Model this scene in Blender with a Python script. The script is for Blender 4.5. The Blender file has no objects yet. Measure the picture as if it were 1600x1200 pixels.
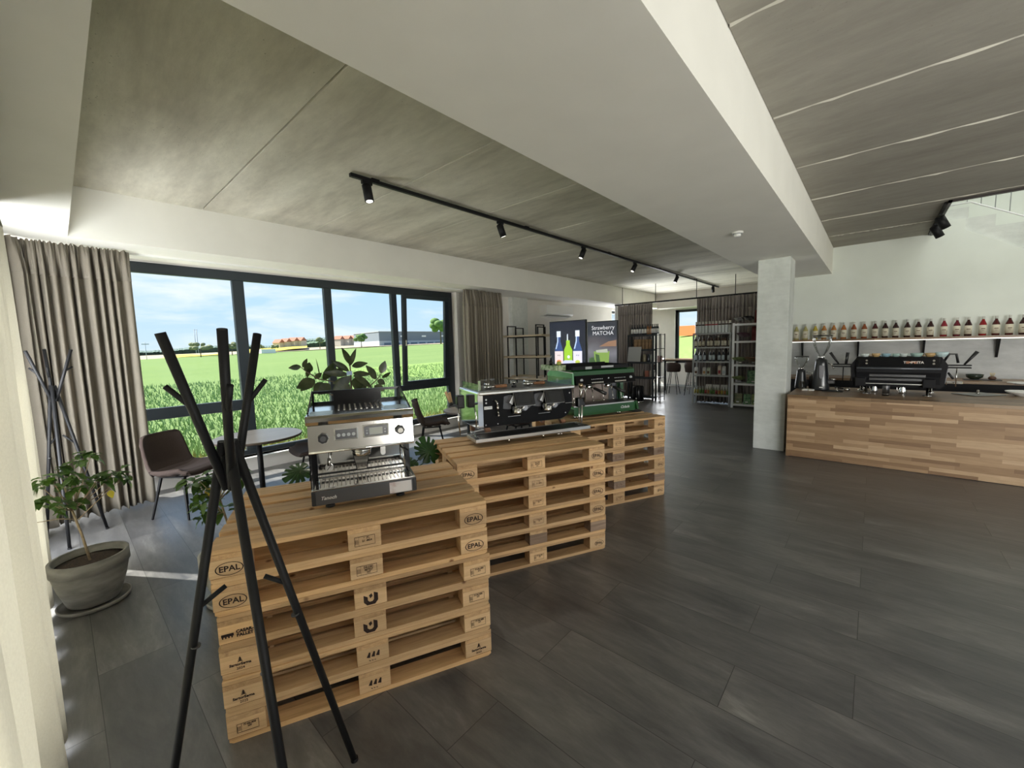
import bpy, bmesh, math, random
from mathutils import Vector, Matrix, Euler
R = math.radians
rnd = random.Random(7)
scene = bpy.context.scene
col = scene.collection
# ------------------------------------------------------------------ camera
F_PX, YAW, PITCH, ROLL, CAM_H = 633.7, R(41.77), R(5.5), R(1.59), 1.666
fw = Vector((math.cos(PITCH)*math.cos(YAW), math.cos(PITCH)*math.sin(YAW), -math.sin(PITCH)))
rt0 = fw.cross(Vector((0, 0, 1))).normalized(); dn0 = fw.cross(rt0)
rt = rt0*math.cos(ROLL)+dn0*math.sin(ROLL); dn = dn0*math.cos(ROLL)-rt0*math.sin(ROLL)
cam = bpy.data.cameras.new('camera'); camo = bpy.data.objects.new('camera', cam); col.objects.link(camo)
cam.sensor_fit = 'HORIZONTAL'; cam.sensor_width = 36; cam.lens = 36*F_PX/1600; cam.clip_start = .05; cam.clip_end = 4000
mw = Matrix((rt, -dn, -fw)).transposed().to_4x4(); mw.translation = (0, 0, CAM_H); camo.matrix_world = mw
scene.camera = camo
# ------------------------------------------------------------------ colour management, cycles
scene.view_settings.view_transform = 'Standard'; scene.view_settings.look = 'None'
scene.view_settings.exposure = 0.95; scene.view_settings.gamma = 1.0; scene.view_settings.use_curve_mapping = False
scene.cycles.max_bounces = 11; scene.cycles.diffuse_bounces = 9; scene.cycles.glossy_bounces = 4
scene.cycles.transmission_bounces = 6; scene.cycles.transparent_max_bounces = 14
scene.cycles.caustics_reflective = False; scene.cycles.caustics_refractive = False
scene.cycles.sample_clamp_indirect = 6.0; scene.cycles.use_denoising = True
# ------------------------------------------------------------------ sky
w = bpy.data.worlds.new('world'); scene.world = w; w.use_nodes = True
nt = w.node_tree; N = nt.nodes; L = nt.links; N.clear()
tc = N.new('ShaderNodeTexCoord'); sp = N.new('ShaderNodeSeparateXYZ'); L.new(tc.outputs['Generated'], sp.inputs[0])
grad = N.new('ShaderNodeValToRGB'); L.new(sp.outputs[2], grad.inputs[0])
e = grad.color_ramp.elements; e[0].position = 0.0; e[0].color = (.62, .78, .93, 1); e[1].position = .9; e[1].color = (.10, .28, .72, 1)
a = e.new(.12); a.color = (.50, .73, .96, 1); a = e.new(.32); a.color = (.30, .58, .95, 1)
mp = N.new('ShaderNodeMapping'); mp.inputs['Scale'].default_value = (1.0, 1.0, 5.0); mp.inputs['Rotation'].default_value = (.04, -.05, 0)
L.new(tc.outputs['Generated'], mp.inputs[0])
n1 = N.new('ShaderNodeTexNoise'); n1.inputs['Scale'].default_value = 2.6; n1.inputs['Detail'].default_value = 9; n1.inputs['Roughness'].default_value = .62
n1.inputs['Distortion'].default_value = .35; L.new(mp.outputs[0], n1.inputs[0])
cr = N.new('ShaderNodeValToRGB'); cr.color_ramp.elements[0].position = .44; cr.color_ramp.elements[1].position = .62
L.new(n1.outputs[0], cr.inputs[0])
band = N.new('ShaderNodeMapRange'); band.inputs[1].default_value = .5; band.inputs[2].default_value = .14; band.inputs[3].default_value = .35; band.inputs[4].default_value = .95
L.new(sp.outputs[2], band.inputs[0])
mul = N.new('ShaderNodeMath'); mul.operation = 'MULTIPLY'; L.new(cr.outputs[0], mul.inputs[0]); L.new(band.outputs[0], mul.inputs[1])
mx = N.new('ShaderNodeMixRGB'); L.new(mul.outputs[0], mx.inputs[0]); L.new(grad.outputs[0], mx.inputs[1]); mx.inputs[2].default_value = (.86, .92, .98, 1)
bg = N.new('ShaderNodeBackground'); L.new(mx.outputs[0], bg.inputs[0]); bg.inputs[1].default_value = .60
wo = N.new('ShaderNodeOutputWorld'); L.new(bg.outputs[0], wo.inputs[0])
# ------------------------------------------------------------------ sun, and area lights added to fill in daylight
def light(name, kind, loc, direction, energy, color=(1, 1, 1), size=None, parent=None, **kw):
    ld = bpy.data.lights.new(name, kind); ld.energy = energy; ld.color = color
    lo = bpy.data.objects.new(name, ld); col.objects.link(lo); lo.location = loc
    lo.rotation_euler = Vector(direction).to_track_quat('-Z', 'Y').to_euler()
    if size: ld.shape = 'RECTANGLE'; ld.size, ld.size_y = size
    for k, v in kw.items(): setattr(ld, k, v)
    if parent: lo.parent = parent
    return lo
SUN_DIR = Vector((.55*math.cos(R(47)), -.83*math.cos(R(47)), -math.sin(R(47))))
light('sun', 'SUN', (0, 20, 20), SUN_DIR, 8.0, (1, .95, .86), angle=R(.6))
light('daylight_left_window', 'AREA', (-.50, 3.6, 1.25), (1, 0, .05), 290, (.95, .98, 1), (5.1, 2.0))
light('added_fill_side', 'AREA', (-.50, -4.0, 1.5), (1, .12, .75), 215, (1, .98, .94), (3.0, 2.3))  # added fill at an unseen opening beside and behind the camera
light('added_fill_rear', 'AREA', (4.6, -6.0, 1.5), (-.1, 1, .10), 14, (1, .96, .90), (8.0, 2.3), spread=R(140))  # added weak fill from an unseen opening in the rear wall
light('added_fill_far', 'AREA', (13.5, 6.46, 1.5), (-.9, -.6, .45), 75, (.95, .97, 1), (2.3, 2.2), spread=R(120))  # added light hidden behind the far curtain, brightens the far end
light('added_fill_stairwell', 'AREA', (8.4, -2.2, 5.6), (0, 0, -1), 20, (1, .99, .95), (2.0, 2.6))  # added light at the closed shaft top, brightens the stairwell

# ------------------------------------------------------------------ pixel helpers: where a ray of the photograph meets a plane of the place
def ray(px, py): return fw + rt*((px-800)/F_PX) + dn*((py-600)/F_PX)
EYE = Vector((0, 0, CAM_H))
def Pz(px, py, z): d = ray(px, py); return EYE + d*((z-CAM_H)/d.z)
def Px(px, py, x): d = ray(px, py); return EYE + d*(x/d.x)
def Py(px, py, y): d = ray(px, py); return EYE + d*(y/d.y)
def Pd(px, py, dist): d = ray(px, py); return EYE + d*(dist/math.hypot(d.x, d.y))
# ------------------------------------------------------------------ materials
MATS = {}
def newmat(name):
    m = bpy.data.materials.new(name); m.use_nodes = True
    return m, m.node_tree.nodes, m.node_tree.links, m.node_tree.nodes['Principled BSDF']
def mat(name, c, rough=.5, metal=0, emit=None, es=1, c2=None, scale=20, stretch=(1, 1, 1), bump=0, alpha=1, spec=None, trans=0, coat=0, detail=5, lo=.35, hi=.65, rvar=0):
    if name in MATS: return MATS[name]
    m, N, L, b = newmat(name)
    b.inputs['Base Color'].default_value = (*c, 1); b.inputs['Roughness'].default_value = rough; b.inputs['Metallic'].default_value = metal
    if spec is not None: b.inputs['Specular IOR Level'].default_value = spec
    if coat: b.inputs['Coat Weight'].default_value = coat
    if trans: b.inputs['Transmission Weight'].default_value = trans
    if emit: b.inputs['Emission Color'].default_value = (*emit, 1); b.inputs['Emission Strength'].default_value = es*.52
    if c2 or bump:
        t = N.new('ShaderNodeTexCoord'); mp = N.new('ShaderNodeMapping'); mp.inputs['Scale'].default_value = stretch
        L.new(t.outputs['Object'], mp.inputs[0])
        n = N.new('ShaderNodeTexNoise'); n.inputs['Scale'].default_value = scale; n.inputs['Detail'].default_value = detail; L.new(mp.outputs[0], n.inputs[0])
        if c2:
            r = N.new('ShaderNodeValToRGB'); r.color_ramp.elements[0].position = lo; r.color_ramp.elements[1].position = hi
            r.color_ramp.elements[0].color = (*c, 1); r.color_ramp.elements[1].color = (*c2, 1)
            L.new(n.outputs[0], r.inputs[0]); L.new(r.outputs[0], b.inputs['Base Color'])
        if bump:
            bp = N.new('ShaderNodeBump'); bp.inputs['Strength'].default_value = bump; bp.inputs['Distance'].default_value = .01
            L.new(n.outputs[0], bp.inputs['Height']); L.new(bp.outputs[0], b.inputs['Normal'])
    MATS[name] = m; return m
def cnode(N, kind, **kw):
    n = N.new(kind)
    for k, v in kw.items():
        if k in n.inputs: n.inputs[k].default_value = v
        else: setattr(n, k, v)
    return n
def ramp(N, L, src, stops):
    r = N.new('ShaderNodeValToRGB'); L.new(src, r.inputs[0]); el = r.color_ramp.elements
    el[0].position, el[0].color = stops[0][0], (*stops[0][1], 1); el[1].position, el[1].color = stops[-1][0], (*stops[-1][1], 1)
    for p, c in stops[1:-1]: x = el.new(p); x.color = (*c, 1)
    return r.outputs[0]
def noise(N, L, vec, scale, detail=5, rough=.5, stretch=(1, 1, 1), dist=0):
    mp = N.new('ShaderNodeMapping'); mp.inputs['Scale'].default_value = stretch; L.new(vec, mp.inputs[0])
    n = N.new('ShaderNodeTexNoise'); n.inputs['Scale'].default_value = scale; n.inputs['Detail'].default_value = detail
    n.inputs['Roughness'].default_value = rough; n.inputs['Distortion'].default_value = dist; L.new(mp.outputs[0], n.inputs[0]); return n.outputs[0]
def mixc(N, L, f, a, b, mode='MIX'):
    m = N.new('ShaderNodeMixRGB'); m.blend_type = mode
    for i, v in ((0, f), (1, a), (2, b)):
        if isinstance(v, (int, float)): m.inputs[i].default_value = v
        elif isinstance(v, tuple): m.inputs[i].default_value = (*v, 1)
        else: L.new(v, m.inputs[i])
    return m.outputs[0]
def bumpn(N, L, h, b, s=.3, d=.01):
    bp = N.new('ShaderNodeBump'); bp.inputs['Strength'].default_value = s; bp.inputs['Distance'].default_value = d
    L.new(h, bp.inputs['Height']); L.new(bp.outputs[0], b.inputs['Normal'])

def m_concrete(name, c1, c2, c3, stretch, pits=.5, rough=.85):
    m, N, L, b = newmat(name); g = N.new('ShaderNodeNewGeometry'); p = g.outputs['Position']
    a = noise(N, L, p, 1.6, 8, .62, stretch, .2); base = ramp(N, L, a, [(.3, c1), (.5, c2), (.72, c3)])
    s2 = noise(N, L, p, 14, 6, .7, (1, .35, 1)); base = mixc(N, L, .35, base, ramp(N, L, s2, [(.3, (.55, .55, .55)), (.7, (1, 1, 1))]), 'MULTIPLY')
    v = N.new('ShaderNodeTexVoronoi'); v.inputs['Scale'].default_value = 26; L.new(p, v.inputs['Vector'])
    pit = ramp(N, L, v.outputs['Distance'], [(.05, (.25, .24, .2)), (.12, (1, 1, 1))])
    msk = ramp(N, L, noise(N, L, p, 2.2, 3), [(.48, (0, 0, 0)), (.6, (pits, pits, pits))])
    base = mixc(N, L, msk, base, mixc(N, L, 1.0, base, pit, 'MULTIPLY'))
    L.new(base, b.inputs['Base Color']); b.inputs['Roughness'].default_value = rough
    bumpn(N, L, s2, b, .25, .01); return m
M_ceil = m_concrete('ceiling_concrete_lit', (.46, .43, .35), (.66, .63, .52), (.80, .77, .65), (1.6, .28, 1), .8)  # window side of the same concrete, daylight put into a lighter tone
M_ceil_r = m_concrete('ceiling_concrete_shaded', (.30, .28, .235), (.37, .35, .30), (.43, .41, .35), (1.6, .28, 1), .3)  # bar side of the same concrete, dimmer light put into the colour
M_column = m_concrete('column_concrete', (.60, .63, .60), (.70, .73, .70), (.78, .80, .77), (1.2, 1.2, .8), .25)
M_white = mat('white_plaster', (.90, .885, .82), .9, c2=(.87, .855, .79), scale=3, bump=.03)
M_wallgrey = mat('grey_white_plaster', (.74, .71, .67), .9, c2=(.70, .675, .635), scale=3, bump=.03)
M_barwall = mat('bar_wall_paint', (.78, .82, .77), .9, c2=(.75, .79, .74), scale=3, bump=.03)

def m_floor():
    m, N, L, b = newmat('grey_vinyl_plank'); g = N.new('ShaderNodeNewGeometry'); p = g.outputs['Position']
    mp = N.new('ShaderNodeMapping'); mp.inputs['Rotation'].default_value = (0, 0, R(90)); L.new(p, mp.inputs[0])
    br = N.new('ShaderNodeTexBrick'); L.new(mp.outputs[0], br.inputs['Vector'])
    br.inputs['Scale'].default_value = 1; br.inputs['Brick Width'].default_value = 1.25; br.inputs['Row Height'].default_value = .31
    br.inputs['Mortar Size'].default_value = .0018; br.inputs['Color1'].default_value = (.0, .0, .0, 1); br.inputs['Color2'].default_value = (1, 1, 1, 1)
    br.inputs['Mortar'].default_value = (.3, .3, .3, 1); br.offset = .37; br.offset_frequency = 2
    off = N.new('ShaderNodeVectorMath'); off.operation = 'MULTIPLY_ADD'
    L.new(br.outputs['Color'], off.inputs[0]); off.inputs[1].default_value = (7, 13, 0); L.new(p, off.inputs[2])
    n1 = noise(N, L, off.outputs[0], 2.2, 9, .68, (2.4, .55, 1), .5)
    base = ramp(N, L, n1, [(.30, (.062, .062, .066)), (.47, (.112, .111, .112)), (.60, (.160, .157, .154)), (.76, (.28, .275, .265))])
    n2 = noise(N, L, off.outputs[0], 30, 6, .75, (1, .2, 1)); base = mixc(N, L, .5, base, ramp(N, L, n2, [(.3, (.55, .55, .55)), (.65, (1.1, 1.1, 1.1))]), 'MULTIPLY')
    var = ramp(N, L, br.outputs['Color'], [(0, (.84, .84, .85)), (1, (1.14, 1.13, 1.12))]); base = mixc(N, L, 1.0, base, var, 'MULTIPLY')
    base = mixc(N, L, br.outputs['Fac'], base, (.03, .03, .03)); L.new(base, b.inputs['Base Color'])
    rg = ramp(N, L, n1, [(.3, (.30, .30, .30)), (.7, (.44, .44, .44))]); L.new(rg, b.inputs['Roughness']); b.inputs['Specular IOR Level'].default_value = .8
    bumpn(N, L, n2, b, .12, .004); return m
M_floor = m_floor()

def m_wood(name, c1, c2, c3, axis='x', sc=6, rough=.65, rand=True, knots=True):
    m, N, L, b = newmat(name); t = N.new('ShaderNodeTexCoord'); oi = N.new('ShaderNodeObjectInfo')
    ad = N.new('ShaderNodeVectorMath'); ad.operation = 'MULTIPLY_ADD'
    cb = N.new('ShaderNodeCombineXYZ')
    for i in range(3): L.new(oi.outputs['Random'], cb.inputs[i])
    L.new(cb.outputs[0], ad.inputs[0]); ad.inputs[1].default_value = (31, 57, 23); L.new(t.outputs['Object'], ad.inputs[2]); v = ad.outputs[0]
    st = {'x': (.35, 4.5, 4.5), 'y': (4.5, .35, 4.5), 'z': (4.5, 4.5, .35)}[axis]
    n1 = noise(N, L, v, sc, 6, .6, st, .6); base = ramp(N, L, n1, [(.25, c1), (.5, c2), (.75, c3)])
    n2 = noise(N, L, v, 40, 3, .6, tuple(x*1.5 if x > 1 else .12 for x in st)); base = mixc(N, L, .4, base, ramp(N, L, n2, [(.3, (.68, .62, .55)), (.6, (1, 1, 1))]), 'MULTIPLY')
    if knots:
        vo = N.new('ShaderNodeTexVoronoi'); vo.inputs['Scale'].default_value = 5; L.new(v, vo.inputs['Vector'])
        base = mixc(N, L, 1.0, base, ramp(N, L, vo.outputs['Distance'], [(.035, (.30, .20, .13)), (.085, (1, 1, 1))]), 'MULTIPLY')
    if rand:
        h = ramp(N, L, oi.outputs['Random'], [(0, (.78, .74, .68)), (.5, (1, 1, 1)), (1, (1.1, 1.03, .92))]); base = mixc(N, L, 1.0, base, h, 'MULTIPLY')
    L.new(base, b.inputs['Base Color']); b.inputs['Roughness'].default_value = rough; bumpn(N, L, n2, b, .2, .004); return m
M_pine_x = m_wood('pallet_pine_board', (.40, .25, .125), (.60, .395, .205), (.72, .50, .285), 'x')
M_pine_y = m_wood('pallet_pine_cross', (.36, .22, .115), (.56, .365, .19), (.66, .45, .25), 'y')
M_block = m_wood('pallet_block_wood', (.48, .31, .16), (.66, .45, .25), (.76, .55, .32), 'x', 3, knots=False)
M_block_old = m_wood('pallet_block_weathered', (.20, .14, .10), (.30, .21, .15), (.42, .31, .22), 'x', 9, knots=False)
def m_stave(name, axis_len, cols, row=.045, length=.55, rough=.5, dark=1.0):
    """butcher block: staves run along world Y; rows are stacked along axis_len ('z' for the front, 'x' for a top)"""
    m, N, L, b = newmat(name); g = N.new('ShaderNodeNewGeometry'); s = N.new('ShaderNodeSeparateXYZ'); L.new(g.outputs['Position'], s.inputs[0])
    c = N.new('ShaderNodeCombineXYZ'); L.new(s.outputs[1], c.inputs[0]); L.new(s.outputs[2 if axis_len == 'z' else 0], c.inputs[1])
    br = N.new('ShaderNodeTexBrick'); L.new(c.outputs[0], br.inputs['Vector']); br.inputs['Scale'].default_value = 1
    br.inputs['Brick Width'].default_value = length; br.inputs['Row Height'].default_value = row; br.inputs['Mortar Size'].default_value = 0
    br.inputs['Color1'].default_value = (0, 0, 0, 1); br.inputs['Color2'].default_value = (1, 1, 1, 1); br.offset = .37; br.offset_frequency = 2; br.squash = .72; br.squash_frequency = 3
    base = ramp(N, L, br.outputs['Color'], [(0, cols[0]), (.35, cols[1]), (.7, cols[2]), (1, cols[3])])
    n = noise(N, L, c.outputs[0], 30, 5, .6, (.2, 2, 1)); base = mixc(N, L, .5, base, ramp(N, L, n, [(.3, (.72, .68, .62)), (.65, (1.05, 1.05, 1.05))]), 'MULTIPLY')
    if dark != 1: base = mixc(N, L, 1.0, base, (dark, dark, dark), 'MULTIPLY')
    L.new(base, b.inputs['Base Color']); b.inputs['Roughness'].default_value = rough; return m
OAK = [(.25, .145, .075), (.38, .24, .13), (.47, .31, .175), (.60, .42, .26)]
M_oak_front = m_stave('oak_staves_front', 'z', OAK)
M_oak_top = m_stave('oak_staves_top', 'x', OAK, .05, .6, .35, .62)

M_blackmetal = mat('black_powder_coat', (.010, .010, .011), .5, spec=.25)
M_blackgloss = mat('black_gloss', (.006, .006, .007), .18, spec=.22)
M_blackmatte = mat('black_matte', (.012, .012, .014), .6, spec=.2)
M_blackplastic = mat('black_plastic', (.015, .015, .016), .35)
M_frame = mat('anthracite_window_frame', (.018, .025, .031), .4)
M_steel = mat('polished_steel', (.72, .70, .67), .12, 1)
M_steel_b = mat('brushed_steel', (.55, .54, .52), .3, 1, c2=(.65, .64, .62), scale=8, stretch=(.1, 4, 4))
M_chrome = mat('chrome', (.85, .85, .85), .06, 1)
M_darksteel = mat('dark_steel', (.12, .12, .125), .35, .9)
M_panelgrey = mat('satin_dark_panel', (.10, .10, .105), .3, .7)
M_rubber = mat('rubber', (.01, .01, .01), .8)
M_whitepaint = mat('white_paint', (.80, .80, .77), .4)
M_greymetal = mat('light_grey_metal', (.42, .44, .45), .4)
M_whitemetal = mat('white_metal', (.82, .83, .84), .35)
M_soil = mat('dark_soil', (.02, .012, .008), .95, c2=(.06, .035, .022), scale=90, bump=.9)
M_pot = mat('grey_ceramic_pot', (.17, .165, .155), .75, c2=(.30, .29, .27), scale=6, stretch=(1, 1, 3), bump=.2)
M_pot_light = mat('light_grey_ceramic_pot', (.34, .33, .31), .75, c2=(.45, .44, .41), scale=6, stretch=(1, 1, 3), bump=.2)
M_stamp = mat('burnt_stamp', (.025, .012, .008), .9)
M_stamp_f = mat('faded_stamp', (.13, .07, .04), .9)
M_brown = mat('dark_brown_fabric', (.040, .026, .022), .92, c2=(.062, .041, .034), scale=160, bump=.25)
M_wood_handle = m_wood('walnut_handle', (.16, .07, .03), (.26, .12, .055), (.34, .17, .08), 'x', 8, .35, False, False)
M_shelfwood = m_wood('pale_shelf_board', (.50, .40, .27), (.62, .51, .36), (.70, .60, .45), 'y', 5, .5, False, False)
M_tabletop = m_wood('light_table_top', (.36, .30, .25), (.46, .39, .33), (.52, .45, .39), 'x', 3, .3, False, False)
M_tableedge = mat('table_edge', (.10, .075, .06), .5)
M_bark = mat('pale_bark', (.36, .27, .17), .8, c2=(.48, .38, .26), scale=40)
M_bark_dark = mat('brown_bark', (.10, .075, .05), .85, c2=(.17, .13, .09), scale=40)
M_led = mat('lit_strip', (.9, .9, .85), .5, emit=(1, .98, .93), es=1.6)
M_lens = mat('lit_lamp_lens', (.9, .9, .9), .3, emit=(1, .95, .85), es=3.5)
def m_glass(name, tint=(1, 1, 1), gl=.9):
    m, N, L, b = newmat(name); N.remove(b); o = N['Material Output']
    t = N.new('ShaderNodeBsdfTransparent'); t.inputs[0].default_value = (*tint, 1); g = N.new('ShaderNodeBsdfGlossy'); g.inputs['Roughness'].default_value = .02
    f = N.new('ShaderNodeFresnel'); f.inputs[0].default_value = 1.45; x = N.new('ShaderNodeMath'); x.operation = 'MULTIPLY'; x.inputs[1].default_value = gl
    L.new(f.outputs[0], x.inputs[0]); s = N.new('ShaderNodeMixShader'); L.new(x.outputs[0], s.inputs[0]); L.new(t.outputs[0], s.inputs[1]); L.new(g.outputs[0], s.inputs[2]); L.new(s.outputs[0], o.inputs[0])
    return m
M_glass = m_glass('window_glass', (.97, .985, .98), .18); M_clear = m_glass('clear_glass', (.95, .96, .96), .8)
M_greenglass = m_glass('green_tinted_glass', (.55, .85, .62), 1.0)
def m_cloth(name, c1, c2, tr=.2):
    m, N, L, b = newmat(name); t = N.new('ShaderNodeTexCoord'); v = t.outputs['Object']
    n = noise(N, L, v, 220, 3, .6, (1, 1, .5)); n2 = noise(N, L, v, 4, 4, .5, (1, 1, .3))
    base = mixc(N, L, .5, ramp(N, L, n, [(.3, c1), (.7, c2)]), ramp(N, L, n2, [(.3, c1), (.7, c2)])); L.new(base, b.inputs['Base Color'])
    b.inputs['Roughness'].default_value = .95; b.inputs['Specular IOR Level'].default_value = .1; bumpn(N, L, n, b, .12, .002)
    tb = N.new('ShaderNodeBsdfTranslucent'); L.new(base, tb.inputs[0]); s = N.new('ShaderNodeMixShader'); s.inputs[0].default_value = tr
    o = N['Material Output']; L.new(b.outputs[0], s.inputs[1]); L.new(tb.outputs[0], s.inputs[2]); L.new(s.outputs[0], o.inputs[0]); return m
M_curtain = m_cloth('beige_curtain', (.26, .23, .19), (.33, .295, .24), .12)
M_curtain_l = m_cloth('light_beige_curtain', (.52, .50, .44), (.62, .60, .53), .36)
M_curtain_d = m_cloth('taupe_curtain', (.32, .285, .265), (.42, .38, .355), .10)
def m_leaf(name, c1, c2, rough=.4, tr=.3):
    m, N, L, b = newmat(name); g = N.new('ShaderNodeNewGeometry')
    base = ramp(N, L, noise(N, L, g.outputs['Position'], 14, 3), [(.35, c1), (.65, c2)]); L.new(base, b.inputs['Base Color']); b.inputs['Roughness'].default_value = rough
    tb = N.new('ShaderNodeBsdfTranslucent'); L.new(mixc(N, L, 1.0, base, (1.5, 1.6, .7), 'MULTIPLY'), tb.inputs[0]); s = N.new('ShaderNodeMixShader'); s.inputs[0].default_value = tr
    o = N['Material Output']; L.new(b.outputs[0], s.inputs[1]); L.new(tb.outputs[0], s.inputs[2]); L.new(s.outputs[0], o.inputs[0]); return m
M_leaf = m_leaf('coffee_leaf', (.045, .10, .03), (.13, .24, .055))
M_leaf_y = m_leaf('yellow_leaf', (.55, .42, .03), (.65, .55, .06))
M_leaf_rub = m_leaf('rubber_plant_leaf', (.035, .05, .025), (.075, .085, .05), .25, .22)
M_leaf_mon = m_leaf('monstera_leaf', (.018, .05, .014), (.03, .085, .022), .3, .2)

# ------------------------------------------------------------------ mesh building
class MB:
    def __init__(s): s.v = []; s.f = []; s.sm = []; s.m = Matrix()
    def at(s, x=0, y=0, z=0, rz=0, rx=0, ry=0):
        s.m = Matrix.Translation((x, y, z)) @ Euler((R(rx), R(ry), R(rz))).to_matrix().to_4x4(); return s
    def add(s, vs, fs, smooth=False):
        o = len(s.v); s.v += [s.m @ Vector(v) for v in vs]; s.f += [tuple(i+o for i in f) for f in fs]; s.sm += [smooth]*len(fs); return s
    def box(s, x0, x1, y0, y1, z0, z1, bev=0):
        x0, x1 = sorted((x0, x1)); y0, y1 = sorted((y0, y1)); z0, z1 = sorted((z0, z1))
        if not bev:
            return s.add([(x, y, z) for z in (z0, z1) for y in (y0, y1) for x in (x0, x1)], [(0, 2, 3, 1), (4, 5, 7, 6), (0, 1, 5, 4), (2, 6, 7, 3), (0, 4, 6, 2), (1, 3, 7, 5)])
        bm = bmesh.new(); bmesh.ops.create_cube(bm, size=1)
        for v in bm.verts: v.co = Vector(((x0+x1)/2+v.co.x*(x1-x0), (y0+y1)/2+v.co.y*(y1-y0), (z0+z1)/2+v.co.z*(z1-z0)))
        bmesh.ops.bevel(bm, geom=bm.edges[:], offset=min(bev, .45*min(x1-x0, y1-y0, z1-z0)), segments=2, affect='EDGES', profile=.5)
        return s.bm(bm)
    def bm(s, bm, smooth=False):
        bm.verts.ensure_lookup_table(); bm.verts.index_update()
        s.add([v.co.copy() for v in bm.verts], [tuple(v.index for v in f.verts) for f in bm.faces], smooth); bm.free(); return s
    def cyl(s, p0, p1, r0, r1=None, n=16, caps=True, smooth=True):
        r1 = r0 if r1 is None else r1; p0 = Vector(p0); p1 = Vector(p1); d = (p1-p0).normalized()
        a = d.orthogonal().normalized(); b = d.cross(a); vs = []
        for p, r in ((p0, r0), (p1, r1)):
            for i in range(n): t = 2*math.pi*i/n; vs.append(p+a*(r*math.cos(t))+b*(r*math.sin(t)))
        s.add(vs, [(i, (i+1) % n, n+(i+1) % n, n+i) for i in range(n)], smooth)
        if caps: s.add(vs[:n], [tuple(reversed(range(n)))]); s.add(vs[n:], [tuple(range(n))])
        return s
    def tube(s, pts, r, n=8, caps=True):
        pts = [Vector(p) for p in pts]; k = len(pts); vs = []; a = None
        for i, p in enumerate(pts):
            d = ((pts[min(i+1, k-1)]-pts[max(i-1, 0)])).normalized()
            a = (d.orthogonal() if a is None else (a-d*a.dot(d))).normalized(); b = d.cross(a); rr = r[i] if isinstance(r, (list, tuple)) else r
            vs += [p+a*(rr*math.cos(2*math.pi*j/n))+b*(rr*math.sin(2*math.pi*j/n)) for j in range(n)]
        s.add(vs, [(i*n+j, i*n+(j+1) % n, (i+1)*n+(j+1) % n, (i+1)*n+j) for i in range(k-1) for j in range(n)], True)
        if caps: s.add(vs[:n], [tuple(reversed(range(n)))]); s.add(vs[-n:], [tuple(range(n))])
        return s
    def lathe(s, prof, n=24, cx=0, cy=0, smooth=True):
        vs = []; fs = []
        for r, z in prof: vs += [(cx+r*math.cos(2*math.pi*i/n), cy+r*math.sin(2*math.pi*i/n), z) for i in range(n)]
        for k in range(len(prof)-1): fs += [(k*n+i, k*n+(i+1) % n, (k+1)*n+(i+1) % n, (k+1)*n+i) for i in range(n)]
        s.add(vs, fs, smooth)
        if prof[0][0] > 1e-5: s.add(vs[:n], [tuple(reversed(range(n)))])
        if prof[-1][0] > 1e-5: s.add(vs[-n:], [tuple(range(n))])
        return s
    def prism(s, poly, a, b, plane='xz', smooth=False):
        """polygon in the named plane, extruded along the third axis from a to b"""
        f = {'xz': lambda p, t: (p[0], t, p[1]), 'xy': lambda p, t: (p[0], p[1], t), 'yz': lambda p, t: (t, p[0], p[1])}[plane]; n = len(poly)
        vs = [f(p, a) for p in poly]+[f(p, b) for p in poly]
        area = sum(poly[i][0]*poly[(i+1) % n][1]-poly[(i+1) % n][0]*poly[i][1] for i in range(n))
        s.add(vs, [tuple(range(n)), tuple(reversed(range(n, 2*n)))]); s.add(vs, [(i, n+i, n+(i+1) % n, (i+1) % n) for i in range(n)], smooth); return s
    def sphere(s, c, r, sx=1, sy=1, sz=1, n=14):
        bm = bmesh.new(); bmesh.ops.create_uvsphere(bm, u_segments=n, v_segments=max(6, n//2+1), radius=r)
        for v in bm.verts: v.co = Vector((c[0]+v.co.x*sx, c[1]+v.co.y*sy, c[2]+v.co.z*sz))
        return s.bm(bm, True)
    def build(s, name, m, parent=None, loc=None, rz=0, normals=True):
        me = bpy.data.meshes.new(name); me.from_pydata([tuple(v) for v in s.v], [], s.f); me.update()
        me.polygons.foreach_set('use_smooth', s.sm)
        if normals:
            bm = bmesh.new(); bm.from_mesh(me); bmesh.ops.remove_doubles(bm, verts=bm.verts, dist=1e-5); bmesh.ops.recalc_face_normals(bm, faces=bm.faces); bm.to_mesh(me); bm.free()
        me.materials.append(m); o = bpy.data.objects.new(name, me); col.objects.link(o)
        if parent: o.parent = parent
        if loc: o.location = loc
        if rz: o.rotation_euler.z = rz
        return o
def tag(o, label=None, cat=None, group=None, kind=None):
    if label: o['label'] = label
    if cat: o['category'] = cat
    if group: o['group'] = group
    if kind: o['kind'] = kind
    return o
def thing(name, label, cat, loc=(0, 0, 0), rz=0, group=None):
    o = bpy.data.objects.new(name, None); o.empty_display_size = .1; col.objects.link(o); o.location = loc; o.rotation_euler.z = rz
    return tag(o, label, cat, group)
def struct(o): o['kind'] = 'structure'; return o
def copy_tree(o, parent=None, loc=None, rz=None, label=None, group=None, name=None):
    c = o.copy(); col.objects.link(c); c.parent = parent
    if loc is not None: c.location = loc
    if rz is not None: c.rotation_euler.z = rz
    if label: c['label'] = label
    if group: c['group'] = group
    for ch in list(o.children): copy_tree(ch, c)
    return c
def bx(name, m, dims, parent=None, bev=0, **kw): return MB().box(*dims, bev=bev).build(name, m, parent, **kw)
TXT = {}
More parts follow.
